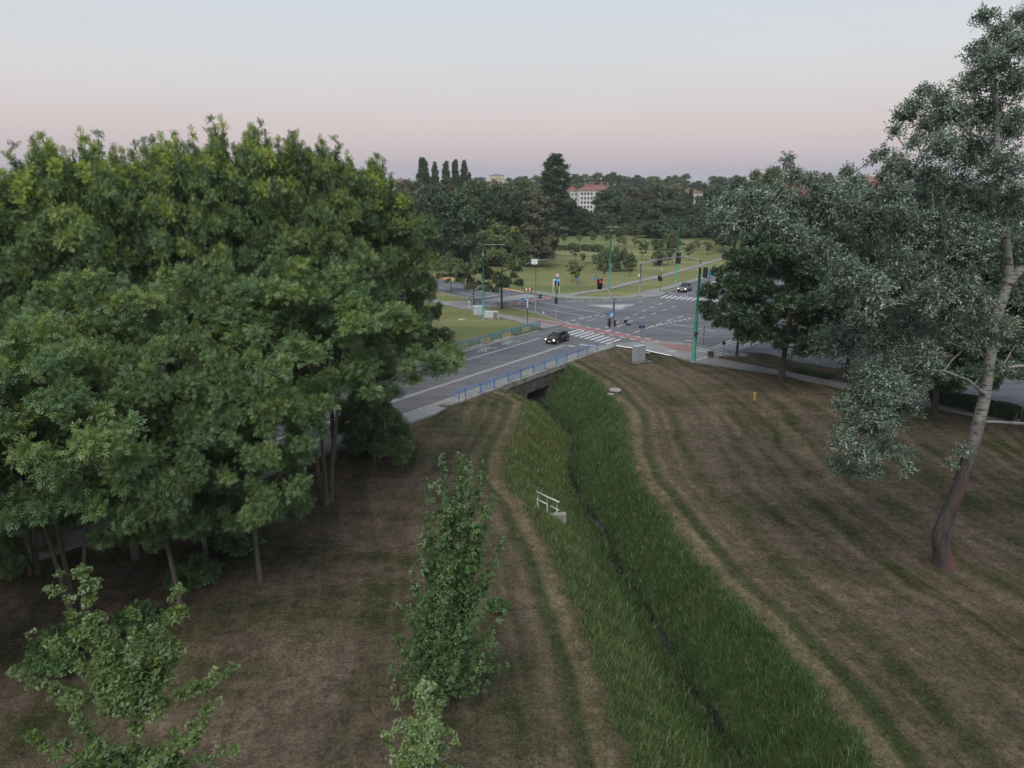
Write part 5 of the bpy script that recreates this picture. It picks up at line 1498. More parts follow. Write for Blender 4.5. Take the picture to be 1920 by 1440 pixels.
MB().disc(AT(1019, 586, y - 0.08) - Vector((x, y, 0)), 0.14, (0, -1, 0), 14, 0.03).build('round_sign', M['white'], o)
o = sign_post((1318, 651), (1320, 611), 'thin dark post with a yellow button right of the tall green mast', [], 0.05, M['darkpole'])
MB().box((0, -0.08, 1.3), (0.12, 0.12, 0.25)).build('push_button', M['yellow'], o)
sign_post((1356, 672), (1357, 640), 'thin post standing beside the zebra crossing under the linden', [(1357, 643, 0.4, 0.4, M['signdark'], 0.3, 0.05)], 0.03, M['darkpole'])
# white notice board on two legs in the field
x, y = G(1043, 549)
o = empty('notice_board', (x, y, -0.05), 0.0, 'white notice board on two legs at the field corner', 'board')
zt, zb_ = top_z(1043, 523, y), top_z(1043, 535, y)
MB().box((0, 0, (zt + zb_) / 2), (1.3, 0.05, zt - zb_)).build('panel', M['white'], o)
for sx in (-0.66, 0.66): MB().box((sx, 0.05, zt / 2), (0.09, 0.06, zt)).build('leg', M['white'], o)
# lamp post with double arm and white box
o, x, y = pole_at(1004, 587, top_z(1005, 491, G(1004, 587)[1]), 0.09, M['pole'], 'street_lamp', 'grey street lamp with rising arms and a white box on top', 'street lamp')
hz = top_z(1005, 491, y)
MB().box(AT(1002, 490.5, y - 0.25) - Vector((x, y, 0)), (1.05, 0.25, 0.85), 0.1).build('box_sign', M['white'], o)
for (px, py) in ((1026, 486), (985, 495.5)):
    MB().tube([(0, 0, hz + 0.2), AT(px, py, y) - Vector((x, y, 0))], [0.06, 0.04], 6).build('arm', M['mast_top'], o)
for (px, py) in ((965, 499), (966, 505)):
    pass
o, x, y = pole_at(1241, 512, top_z(1242, 468, G(1241, 512)[1]), 0.06, M['mast_top'], 'street_lamp', 'thin grey lamp post beside the path behind the gantry', 'street lamp')
MB().box((0, -0.15, 0.6), (0.4, 0.2, 0.7)).build('sign_plate', M['cabinet'], o)
o, x, y = pole_at(1206, 489, top_z(1207, 472, G(1206, 489)[1]), 0.05, M['pole'], 'park_lamp', 'small park lamp with a white globe among the saplings', 'park lamp')
hz = top_z(1207, 471, y)
me = bpy.data.meshes.new('globe'); bm = bmesh.new(); bmesh.ops.create_uvsphere(bm, u_segments=14, v_segments=9, radius=0.27); bm.to_mesh(me); bm.free()
gl_ = link('globe', me, M['lamp_white'], o); gl_.location = (0, 0, hz)
o, x, y = pole_at(1098, 440, top_z(1098, 417, G(1098, 440)[1]), 0.22, M['mast_top'], 'flag_pole', 'pale grey pole at the far left edge of the field', 'pole')

# cabinets
def cabinet(px, py, size, rz, mat, label, doors=2, base=True):
    x, y = G(px, py)
    o = empty('utility_cabinet', (x, y, -0.04), rz, label, 'utility cabinet')
    w_, d_, h_ = size
    if base: MB().box((0, 0, 0.12), (w_ * 0.96, d_ * 0.94, 0.3)).build('plinth', M['concrete'], o)
    MB().box((0, 0, 0.27 + (h_ - 0.3) / 2), (w_, d_, h_ - 0.3)).build('housing', mat, o)
    MB().box((0, 0, h_ + 0.02), (w_ * 1.06, d_ * 1.1, 0.09), taper=0.93).build('roof', mat, o)
    for k in range(doors):
        dw = w_ / doors
        dr_ = MB().box((-w_ / 2 + dw * (k + 0.5), -d_ / 2 - 0.012, 0.3 + (h_ - 0.36) / 2), (dw - 0.05, 0.02, h_ - 0.45)).build('door', mat, o)
        MB().box((-w_ / 2 + dw * (k + 0.5) + dw * 0.36, -d_ / 2 - 0.04, h_ * 0.55), (0.04, 0.04, 0.16)).build('handle', M['darkpole'], dr_)
    return o
cabinet(1197, 679.5, (1.5, 0.75, 2.15), 0.5, M['cabinet'], 'grey utility cabinet on the near lawn corner')
cabinet(897, 592.5, (1.5, 0.9, 1.65), 0.35, M['cabinet_w'], 'taller white utility cabinet behind the green mast', 1)
c2 = cabinet(921, 598.5, (2.2, 0.5, 1.3), -0.2, M['cabinet_w'], 'long white utility cabinet right of the green mast', 2)
MB().box((0.75, -0.3, 0.75), (0.62, 0.03, 1.0)).build('grey_door', M['pole'], c2)
x, y = G(935, 602)
tag(MB().tube([(x, y, -0.1), (x, y, 0.75), (x, y, 0.85)], [0.11, 0.11, 0.04], 10).build('marker_post', M['rail_cream']), 'short cream post at the end of the white cabinets', 'post')
x, y = G(1213, 676)
o = empty('concrete_stump', (x, y, -0.05), 0, 'small flared grey stand beside the grey cabinet', 'stand')
MB().tube([(0, 0, 0), (0, 0, 0.25), (0, 0, 0.9), (0, 0, 1.0)], [0.3, 0.16, 0.1, 0.26], 10).build('stem', M['conc2'], o, True)
MB().box((0, 0, 1.04), (0.62, 0.5, 0.07)).build('cap', M['concrete'], o)
tag(MB().box((*G(1211, 679), 0.0), (1.8, 0.9, 0.12), 0.5).build('concrete_slab', M['conc2']), 'dark flat slab at the foot of the grey cabinet', 'slab')
for (px, py, h_, r_, lab) in ((831, 594, 1.05, 0.12, 'yellow marker post on the lawn left of the white cabinets'), (1414, 749, 0.7, 0.11, 'yellow marker post on the brown lawn before the lindens'), ):
    x, y = G(px, py)
    o = empty('marker_post', (x, y, -0.05), 0.2, lab, 'post', 'yellow marker posts')
    MB().box((0, 0, h_ / 2), (r_ * 1.4, r_ * 1.4, h_)).build('post', M['yellow'], o)
    MB().box((0, 0, h_ + 0.05), (r_ * 1.9, r_ * 1.9, 0.12), taper=0.7).build('cap', M['yellow'], o)
x, y = G(1034 - 119 + 0, 638)
x, y = RP(74.6, 61.4)
tag(MB().box((x, y, 0.7), (0.16, 0.16, 1.4), ROADA).build('marker_post', plain('orange_marker', (0.55, 0.2, 0.06), 0.6)), 'orange marker post just behind the far bridge railing', 'post')
tag(MB().prism(W([(857, 598.6), (866, 596.6), (874, 599.2), (864, 601)]), -0.1, 0.03).build('manhole_cover', M['concrete']), 'square concrete manhole cover on the lawn near the yellow post', 'manhole cover')
# well ring at the ditch edge
x, y = G(1153, 739, -0.1)
o = empty('well_ring', (x, y, float(terr(x, y)) - 0.15), 0, 'round concrete well cover at the right rim of the ditch', 'well')
MB().tube([(0, 0, 0), (0, 0, 0.5)], 0.55, 20).build('ring', M['conc2'], o)
MB().tube([(0, 0, 0.5), (0, 0, 0.62)], [0.66, 0.64], 20).build('lid', M['concrete'], o)
x, y = G(1145, 743, -0.2)
tag(MB().box((x, y, float(terr(x, y)) + 0.1), (0.7, 0.35, 0.14), 0.3, 0.8).build('stone_slab', M['kerb']), 'pale broken slab left of the well cover', 'slab')
# white pipe railing on the ditch bank
pb = []
for (px, py) in ((1008, 950), (1026, 959.5), (1044, 969.5)):
    z_ = -0.5
    for _ in range(12):
        xx_, yy_ = G(px, py, z_); z_ = float(terr(xx_, yy_)) + 0.12
    pb.append(Vector((xx_, yy_, z_)))
o = empty('pipe_railing', pb[0], 0, 'small white pipe railing on the left bank of the ditch', 'railing')
tops = [AT(1008, 922.5, pb[0].y), AT(1026, 931.5, pb[1].y), AT(1044, 939.5, pb[2].y)]
for p, t in zip(pb, tops):
    MB().tube([p - pb[0] - Vector((0, 0, 0.3)), t - pb[0]], 0.035, 8).build('post', M['white'], o, True)
e0, e1 = tops[0] + (tops[0] - tops[1]) * 0.15 - pb[0], tops[2] + (tops[2] - tops[1]) * 0.25 - pb[0]
MB().tube([e0, tops[1] - pb[0], e1], 0.035, 8).build('rail', M['white'], o, True)
mids = [p.lerp(t, 0.5) - pb[0] for p, t in zip(pb, tops)]
MB().tube([mids[0] + (mids[0] - mids[1]) * 0.15, mids[1]], 0.03, 8).build('rail', M['white'], o, True)
MB().tube([mids[1].lerp(mids[2], 0.3), mids[2] + (mids[2] - mids[1]) * 0.2], 0.03, 8).build('rail', M['white'], o, True)
hw = (pb[1] + pb[2]) / 2
tag(MB().box((hw.x + 0.25, hw.y - 0.1, hw.z - 0.25), (1.5, 0.45, 0.7), math.atan2(pb[2].y - pb[1].y, pb[2].x - pb[1].x)).build('outlet_wall', M['concrete']), 'low concrete outlet wall below the white pipe railing', 'wall')
# litter bin, barrier board, bench, low rail
x, y = G(1332, 671)
o = empty('litter_bin', (x, y, 0.0), 0, 'brown round litter bin on the pavement by the lindens', 'litter bin')
MB().tube([(0, 0, 0.0), (0, 0, 0.75)], [0.36, 0.4], 14).build('body', plain('brown_bin', (0.09, 0.07, 0.065), 0.8), o, True)
MB().tube([(0, 0, 0.75), (0, 0, 0.86)], [0.43, 0.34], 14).build('rim', M['conc2'], o, True)
x, y = G(990, 551)
o = empty('barrier_board', (x, y, 0), 0.3, 'red and white striped barrier board at the end of the sand path', 'barrier')
for sx in (-0.7, 0.7): MB().box((sx, 0.05, 0.55), (0.08, 0.06, 1.2)).build('leg', M['darkpole'], o)
for k in range(5):
    MB().box((-0.72 + 0.36 * k, 0, 0.95), (0.36, 0.05, 0.5)).build('stripe_panel', M['red'] if k % 2 == 0 else M['white'], o)
x, y = G(1104.5, 498)
o = empty('park_bench', (x, y, -0.05), 0.05, 'dark park bench in the grass field', 'bench')
for k in range(3): MB().box((0, -0.25 + 0.2 * k, 0.46), (2.2, 0.16, 0.05)).build('seat_slat', M['darkpole'], o)
for k in range(2): MB().box((0, 0.3, 0.66 + 0.2 * k), (2.2, 0.05, 0.15)).build('back_slat', M['darkpole'], o)
for sx in (-0.9, 0.9): MB().box((sx, 0.02, 0.22), (0.08, 0.55, 0.44)).build('leg', M['darkpole'], o)
for k, (px, py) in enumerate(((1284, 650),)):
    x, y = G(px, py)
    o = empty('guard_rail', (x, y, 0.1), -0.1, 'short white guard rail at the kerb left of the tall green mast', 'rail')
    MB().box((0.9, 0, 0.75), (1.9, 0.06, 0.1)).build('rail', M['rail_white'], o)
    for sx in (0.0, 1.8): MB().box((sx, 0, 0.36), (0.08, 0.08, 0.74)).build('post', M['pole'], o)
x, y = G(1133, 517)
o = empty('litter_bin', (x, y, -0.05), 0, 'small dark bin on a post before the round bushes in the field', 'litter bin')
MB().tube([(0, 0, 0), (0, 0, 1.0)], 0.05, 8).build('post', M['darkpole'], o)
MB().tube([(0, 0, 0.55), (0, 0, 1.15)], [0.2, 0.25], 12).build('body', M['black'], o)

# ------------------------------------------------------------------ person
def person(px, py, rz, label):
    x, y = G(px, py, 0.1)
    o = empty('person', (x, y, 0.1), rz, label, 'person')
    vs = {'pelvis': (0, 0, 0.95, .15), 'waist': (0, 0.0, 1.1, .135), 'chest': (0.02, 0, 1.33, .16), 'neck': (0.03, 0, 1.5, .06), 'head0': (0.05, 0, 1.58, .085), 'head1': (0.05, 0, 1.70, .095),
          'hipL': (0, .1, .9, .1), 'kneeL': (.16, .1, .5, .07), 'ankL': (.1, .1, .09, .045), 'toeL': (.28, .11, .04, .04), 'hipR': (0, -.1, .9, .1), 'kneeR': (-.02, -.1, .49, .07), 'ankR': (-.24, -.1, .13, .045), 'toeR': (-.1, -.11, .04, .04),
          'shL': (0.02, .19, 1.42, .065), 'elL': (-.1, .25, 1.15, .048), 'wrL': (0.02, .26, .93, .034), 'haL': (.06, .26, .85, .035), 'shR': (0.02, -.19, 1.42, .065), 'elR': (.04, -.25, 1.14, .048), 'wrR': (.2, -.24, .98, .034), 'haR': (.27, -.23, .93, .035)}
    eds = [('pelvis', 'waist'), ('waist', 'chest'), ('chest', 'neck'), ('neck', 'head0'), ('head0', 'head1'), ('pelvis', 'hipL'), ('hipL', 'kneeL'), ('kneeL', 'ankL'), ('ankL', 'toeL'), ('pelvis', 'hipR'), ('hipR', 'kneeR'), ('kneeR', 'ankR'), ('ankR', 'toeR'),
           ('chest', 'shL'), ('shL', 'elL'), ('elL', 'wrL'), ('wrL', 'haL'), ('chest', 'shR'), ('shR', 'elR'), ('elR', 'wrR'), ('wrR', 'haR')]
    names = list(vs)
    me = bpy.data.meshes.new('body')
    me.from_pydata([vs[k][:3] for k in names], [(names.index(a), names.index(b)) for a, b in eds], [])
    ob = link('body', me, None, o)
    md = ob.modifiers.new('skin', 'SKIN')
    for i, k in enumerate(names):
        me.skin_vertices[0].data[i].radius = (vs[k][3], vs[k][3] * (0.8 if k in ('chest', 'waist', 'pelvis') else 1))
        me.skin_vertices[0].data[i].use_root = (k == 'pelvis')
    ob.modifiers.new('sub', 'SUBSURF').levels = 1
    ob.modifiers['sub'].render_levels = 1
    dg = bpy.context.evaluated_depsgraph_get()
    dg.update()
    me2 = bpy.data.meshes.new_from_object(ob.evaluated_get(dg))
    ob.modifiers.clear()
    ob.data = me2
    me2.materials.clear()
    for m in ('skin', 'cloth_w', 'cloth_w', 'cloth_d'): me2.materials.append(M[m])
    for p in me2.polygons:
        p.use_smooth = True
        c = p.center
        p.material_index = 3 if c.z < 0.1 else (2 if c.z < 0.93 and abs(c.y) < 0.2 else (1 if 0.9 < c.z < 1.46 and not (abs(c.y) > 0.2 and c.z < 1.2) else 0))
    mh = bpy.data.meshes.new('hair'); bm = bmesh.new(); bmesh.ops.create_uvsphere(bm, u_segments=12, v_segments=8, radius=0.112); 
    for v in list(bm.verts):
        if v.co.z < -0.03 and v.co.x > -0.02: v.co *= 0.6
    bm.to_mesh(mh); bm.free()
    hr = link('hair', mh, M['hair'], o); hr.location = (0.04, 0, 1.72)
    MB().box((0.145, 0, 1.63), (0.03, 0.022, 0.04)).build('nose', M['skin'], o)
    return o
person(880, 580, 2.6, 'pedestrian in white shirt and white trousers walking on the pavement past the cabinets')

# ------------------------------------------------------------------ cars
def loft(sections):
    """sections: list of closed loops (same count)"""
    n = len(sections[0])
    vs = [p for s in sections for p in s]
    fs = []
    for i in range(len(sections) - 1):
        for k in range(n):
            a, b = i * n + k, i * n + (k + 1) % n
            fs.append((a, b, b + n, a + n))
    fs.append(tuple(reversed(range(n))))
    fs.append(tuple((len(sections) - 1) * n + k for k in range(n)))
    return vs, fs
M['glass'] = plain('tinted_car_glass', (0.015, 0.02, 0.026), 0.06, var=0.05)
M['tyre'] = plain('tyre_rubber', (0.012, 0.012, 0.012), 0.9)
M['rim'] = plain('alloy_rim', (0.45, 0.46, 0.47), 0.35, 0.7)
M['plate'] = plain('number_plate', (0.75, 0.75, 0.74), 0.5, var=0.03)
def car(x, y, heading, paint, label, L=4.05, Wd=1.74, Ht=1.5, lift=0.0, roofm=None, rails=False):
    o = empty('car', (x, y, 0.0), heading, label, 'car')
    k, w = L / 4.05, Wd / 1.74
    secs = []
    for (sx, zb, zs, zt, hw, ht) in ((-2.02, .42, .72, .80, .62, .55), (-1.94, .26, .84, .98, .80, .70), (-1.6, .22, .88, 1.02, .86, .76), (-.9, .2, .88, .98, .87, .78), (0, .2, .86, .95, .87, .79), (.8, .2, .84, .95, .87, .78), (1.25, .21, .80, .92, .86, .74), (1.65, .22, .72, .82, .82, .66), (1.92, .25, .62, .70, .74, .58), (2.02, .36, .55, .60, .60, .5)):
        zb += lift * (0.8 if zb < .3 else 1); zs += lift; zt += lift
        secs.append([(sx * k, -hw * .93 * w, zb), (sx * k, -hw * w, (zb + zs) / 2), (sx * k, -hw * w * .99, zs), (sx * k, -ht * w, zt), (sx * k, 0, zt + .025), (sx * k, ht * w, zt), (sx * k, hw * w * .99, zs), (sx * k, hw * w, (zb + zs) / 2), (sx * k, hw * .93 * w, zb), (sx * k, 0, zb)])
    mb = MB(); mb.add(*loft(secs)); body = mb.build('body', paint, o, True)
    zb, zr = .93 + lift, Ht - 0.02
    cb = [(1.05, .76), (-1.88, .72)]               # belt: x, half width
    ct = [(.32, .58), (-1.3, .55)]                 # roof
    q = lambda xx, hw, s, z: Vector((xx * k, s * hw * w, z))
    F0, F1 = [q(cb[0][0], cb[0][1], s, zb) for s in (-1, 1)], [q(ct[0][0], ct[0][1], s, zr - .05) for s in (-1, 1)]
    B0, B1 = [q(cb[1][0], cb[1][1], s, zb) for s in (-1, 1)], [q(ct[1][0], ct[1][1], s, zr - .07) for s in (-1, 1)]
    mid = q(-.5, .6, -1, zr), q(-.5, .6, 1, zr)
    vs = [F0[0], F0[1], F1[0], F1[1], B0[0], B0[1], B1[0], B1[1], mid[0], mid[1]]
    MB().add(vs, [(0, 1, 3, 2), (5, 4, 6, 7), (0, 2, 8, 6, 4), (1, 5, 7, 9, 3), (2, 3, 9, 8), (8, 9, 7, 6)]).build('cabin', paint, o)
    MB().add([F1[0] + Vector((0.0, .03, .012)), F1[1] + Vector((0.0, -.03, .012)), mid[1] + Vector((0, -.03, .02)), mid[0] + Vector((0, .03, .02)), B1[1] + Vector((0, -.03, .012)), B1[0] + Vector((0, .03, .012))], [(0, 1, 2, 3), (3, 2, 4, 5)]).build('roof', roofm or paint, o)
    def pane(name, quad, inset, off):
        c = sum(quad, Vector()) / len(quad)
        nrm = (quad[1] - quad[0]).cross(quad[2] - quad[0]).normalized()
        if nrm.dot(c - Vector((-.4 * k, 0, zb))) < 0: nrm = -nrm
        MB().add([p.lerp(c, inset) + nrm * off for p in quad], [tuple(range(len(quad)))]).build(name, M['glass'], o)
    pane('windshield', [F0[0], F0[1], F1[1], F1[0]], .1, .012)
    pane('rear_window', [B0[0], B0[1], B1[1], B1[0]], .14, .012)
    for s in (0, 1):
        m0 = F0[s].lerp(B0[s], .5); m1 = F1[s].lerp(B1[s], .45); m1.z = zr - .03
        pane('side_window', [F0[s].lerp(B0[s], .07), m0, m1, F1[s]], .09, .012)
        pane('side_window', [m0, B0[s].lerp(F0[s], .05), B1[s], m1], .1, .012)
        sg_ = -1 if s == 0 else 1
        MB().box((.72 * k, sg_ * .97 * w, 1.0 + lift), (.16, .2, .13)).build('mirror', paint, o)
        for dz in (.48, .9): pass
        MB().box((0.15 * k, sg_ * .875 * w, .72 + lift), (.2, .02, .03)).build('door_handle', M['rim'], body)
        if rails: MB().bar((.2 * k, sg_ * .52 * w, zr + .03), (-1.4 * k, sg_ * .5 * w, zr + .01), .04).build('roof_rail', M['rim'], o)
    for sx in (1.27, -1.27):
        for s in (-1, 1):
            cx, cy, cz = sx * k, s * .775 * w, .31 + lift * .25
            r = .31 + lift * .25
            MB().disc((cx, s * .74 * w, cz), r + .05, (0, 1, 0), 20, .285).build('wheel_arch', M['black'], o)
            wh = MB().disc((cx, cy + s * .02, cz), r, (0, 1, 0), 20, .21).build('wheel', M['tyre'], o)
            MB().disc((cx, cy + s * .127, cz), r * .66, (0, 1, 0), 14, .02).build('rim', M['rim'], wh)
    for s in (-1, 1):
        MB().box((1.86 * k, s * .60 * w, .63 + lift), (.2, .3, .13), -s * .35).build('headlight', M['head_lamp'], o)
        MB().box((-1.97 * k, s * .66 * w, .82 + lift), (.1, .2, .22)).build('tail_light', M['red'], o)
    MB().box((2.0 * k, 0, .5 + lift), (.06, .95 * w, .16)).build('grille', M['black'], o)
    MB().box((2.035 * k, 0, .42 + lift), (.03, .52, .12)).build('number_plate', M['plate'], o)
    return o
def carpaint(name, c, rough=0.25, metal=0.3):
    m = plain(name, c, rough, metal, var=0.08)
    m.node_tree.nodes['Principled BSDF'].inputs['Coat Weight'].default_value = 0.6
    return m
x, y = G(1045, 641)
car(x, y, ROADA + math.pi, carpaint('black_car_paint', (0.012, 0.011, 0.016)), 'black hatchback with lit headlights crossing the bridge')
x, y = G(1284, 546)
car(x, y, math.atan2(-0.866, -0.5), carpaint('silver_car_paint', (0.1, 0.105, 0.12), 0.35, 0.3), 'silver grey car with lit headlights waiting at the far crosswalk', 4.5, 1.86, 1.68, 0.14, M['black'], True)
x, y = G(1343, 541)
car(x, y, math.atan2(0.866, 0.5), carpaint('white_car_paint', (0.55, 0.55, 0.56), 0.3, 0.0), 'pale car half hidden behind linden leaves on the right road arm', 4.3, 1.78, 1.52)

# ------------------------------------------------------------------ bushes, hedges, staked saplings in the field
BU = Proto('field_bush', 71, 3.6, 2.0, 0.1, 0.05, 30, 0.55, T_FAR, 0.3, 130, 'young', 'darkbark', 'round', twigs=2, bend=0.05)
def bush(px, py, top, w, label, name='bush', group=None, pr=None, rz=0.0):
    pr = pr or BU
    x, y = G(px, py)
    h = top_z(px, top, y)
    return pr.put(name, x, y, label, rz, w * y / 1333 / 4.4, h / pr.H, 'bush', group, z=-0.08)
for i, (px, py, top, w, lab) in enumerate([(1137, 507, 462, 34, 'leftmost of the three big round bushes behind the green mast'), (1161, 508, 463, 34, 'middle one of the three big round bushes'), (1180, 506, 472, 26, 'right and smallest of the three big round bushes'),
        (1229, 468, 446, 26, 'round bush behind the gantry head'), (1252, 470, 436, 26, 'taller pale bush near the far green mast'), (1236, 498, 464, 28, 'round bush below the gantry arm'), (1268, 468, 448, 24, 'bush right behind the far green mast'), (1178, 441, 418, 24, 'pale bushy shrub at the foot of the far trees'), (1160, 445, 424, 22, 'grey-green shrub beside the mast crossbar'), (1262, 452, 432, 18, 'shrub at the far right field edge'), (824, 640, 612, 52, 'green bush by the left end of the far railing')]):
    bush(px, py, top, w, lab, rz=i * 1.1)
for i in range(11):
    px = 1043 + i * 8.2 + (0 if i < 6 else 2)
    bush(px, 468.5 + (0 if i < 6 else 0.9 * (i - 5)), 457 + (i % 3), 12, 'low bush in the thin hedge row crossing the field', 'hedge_bush', 'hedge row across the field', rz=i * 1.9)
SP = Proto('field_sapling', 72, 4.6, 1.15, 1.5, 0.045, 18, 0.36, T_FAR, 0.3, 46, 'young', 'darkbark', 'vase', twigs=2, bend=0.06, yel=0.15)
stake_m = MB().box((0, 0, 0.8), (0.11, 0.11, 1.7)).mesh('stake', M['wood'])
bar_m = MB().box((0, 0, 1.5), (0.75, 0.06, 0.1)).mesh('cross_bar', M['wood'])
def sapling(px, py, top, staked, lab, i, w=1.0):
    x, y = G(px, py)
    h = top_z(px, top, y)
    k = h / SP.H
    o = SP.put('staked_sapling' if staked else 'sapling', x, y, lab, i * 1.3, k * w, k, 'sapling', 'young trees in the field', z=-0.05)
    if staked:
        for a in (-0.34, 0.34):
            s = link('stake', stake_m, None, o); s.location = (a / k / w, -0.1, 0); s.scale = (1 / k / w, 1 / k / w, 1 / k)
        s = link('cross_bar', bar_m, None, o); s.location = (0, -0.1, 0); s.scale = (1 / k / w, 1 / k / w, 1 / k)
    return o
saps = [(1059, 457, 437, 0), (1087, 457, 439, 0), (1110, 458, 433, 0), (1136, 458, 436, 0), (1162, 462, 442, 0), (1172, 464, 446, 0), (1078, 490, 454, 1), (1092, 494, 474, 1), (1072, 527, 488, 1), (1082, 533, 495, 1), (1118, 504, 476, 1),
        (1191, 464, 446, 0), (1203, 488, 449, 1), (1290, 488, 456, 1), (1260, 493, 464, 1), (1297, 468, 454, 0), (1200, 446, 428, 0), (1193, 443, 431, 0), (1222, 444, 428, 0), (1286, 449, 431, 0), (1302, 450, 434, 0), (1317, 450, 438, 0), (1252, 496, 470, 1), (1147, 446, 430, 0), (1129, 447, 431, 0), (1308, 470, 450, 0), (1326, 478, 452, 0), (1180, 516, 500, 0), (1210, 444, 430, 0)]
labs = {8: 'left one of the dark staked pair of saplings nearest the path', 9: 'right and fuller one of the dark staked pair of saplings nearest the path', 6: 'staked sapling in front of the hedge row left of the bare stakes', 7: 'almost leafless sapling between yellow stakes left of the bench', 10: 'staked sapling right of the park bench', 12: 'dark staked sapling beside the globe lamp', 14: 'staked sapling under the gantry arm tip', 13: 'staked sapling right of the far green mast', 22: 'yellowish staked sapling left of the far green mast'}
for i, (px, py, top, st) in enumerate(saps):
    sapling(px, py, top, st, labs.get(i, 'small unstaked young tree in the far rows of the grass field'), i, 1.15 if st else 1.35)

def hedge(name, p0, p1, wd, ht, n, leaf, label, seed):
    rng = np.random.default_rng(seed)
    a, b = np.array([*G(*p0), 0.0]), np.array([*G(*p1), 0.0])
    L = np.linalg.norm(b - a)
    ang = math.atan2(b[1] - a[1], b[0] - a[0])
    P = np.stack([rng.random(n) * L, (rng.random(n) - 0.5) * wd, rng.random(n) * ht], 1)
    face = rng.integers(0, 3, n)
    P[face == 0, 2] = ht * (1 - 0.06 * np.abs(rng.normal(size=(face == 0).sum())))
    P[face == 1, 1] = -wd / 2 + 0.08 * np.abs(rng.normal(size=(face == 1).sum()))
    P[face == 2, 1] = wd / 2 - 0.08 * np.abs(rng.normal(size=(face == 2).sum()))
    P[:, 2] += 0.05 * np.sin(P[:, 0] * 2.1)
    ax = unit(rng.normal(size=(n, 3))); nr = unit(rng.normal(size=(n, 3)) + np.array([0, -0.4, 0.8]))
    Yv = unit(np.cross(nr, ax)); Zv = np.cross(ax, Yv)
    s = rng.uniform(0.16, 0.3, n)
    t = T_FAR
    V = (P[:, None, :] + s[:, None, None] * (t[None, :, 0:1] * ax[:, None] + t[None, :, 1:2] * Yv[:, None] + t[None, :, 2:3] * Zv[:, None])).reshape(-1, 3)
    T = np.repeat(np.stack([rng.random(n), 0.2 * rng.random(n), np.zeros(n), np.ones(n)], 1), len(t), axis=0)
    o = empty(name, (a[0], a[1], -0.05), ang, label, 'hedge')
    link('foliage', np_mesh(name + '_leaves', V, np.arange(len(V)).reshape(-1, 3), M[leaf], T), None, o)
    MB().box((L / 2, 0, ht * 0.42), (L - 0.3, wd * 0.7, ht * 0.8)).build('inner_branches', M['darkbark'], o)
    return o
hedge('clipped_hedge', (1745, 752), (1906, 790), 1.5, 1.35, 9000, 'linden', 'dark clipped hedge between the path and the right-hand road', 81)
hedge('low_hedge', (1494, 697), (1560, 711), 0.9, 0.5, 2600, 'grass', 'low green planting strip behind the broad linden', 82)
for i, (px, py, lab) in enumerate(((1476, 690, 'wooden tree guard frame behind the broad linden trunk'), (1575, 707, 'wooden tree guard frame left of the two-stemmed linden'))):
    x, y = G(px, py)
    o = empty('tree_guard', (x, y, 0), 0.3, lab, 'tree guard')
    for k in range(3):
        a = k * 2.094
        MB().tube([(0.5 * math.cos(a), 0.5 * math.sin(a), 0), (0.45 * math.cos(a), 0.45 * math.sin(a), 1.7)], 0.04, 6).build('stake', M['darkpole'], o)
        b = a + 2.094
        MB().bar((0.45 * math.cos(a), 0.45 * math.sin(a), 1.6), (0.45 * math.cos(b), 0.45 * math.sin(b), 1.6), 0.06).build('cross_bar', M['darkpole'], o)
# shrubs under the left trees
US = Proto('verge_shrub', 73, 1.6, 1.2, 0.05, 0.03, 18, 0.42, T_BROAD, 0.26, 150, 'hornbeam', 'darkbark', 'round', twigs=2, bend=0.04)
for i, (px, py, s, lab) in enumerate(((450, 1030, 1.0, 'low green shrub behind the slim straight ash'), (370, 1095, 0.9, 'dark shrub right of the pale-barked ash'), (115, 1240, 1.0, 'low shrub left of the maple sapling'), (262, 1180, 0.8, 'dark shrub behind the maple sapling'))):
    x, y = G(px, py, -0.5)
    US.put('verge_shrub', x, y, lab, i * 1.4, s, s, 'shrub', 'shrubs under the left trees')
US.put('verge_shrub', *G(935, 1140, -0.5), 'small weed clump on the mown strip right of the narrow sapling', 0.4, 0.42, 0.35, 'weed')

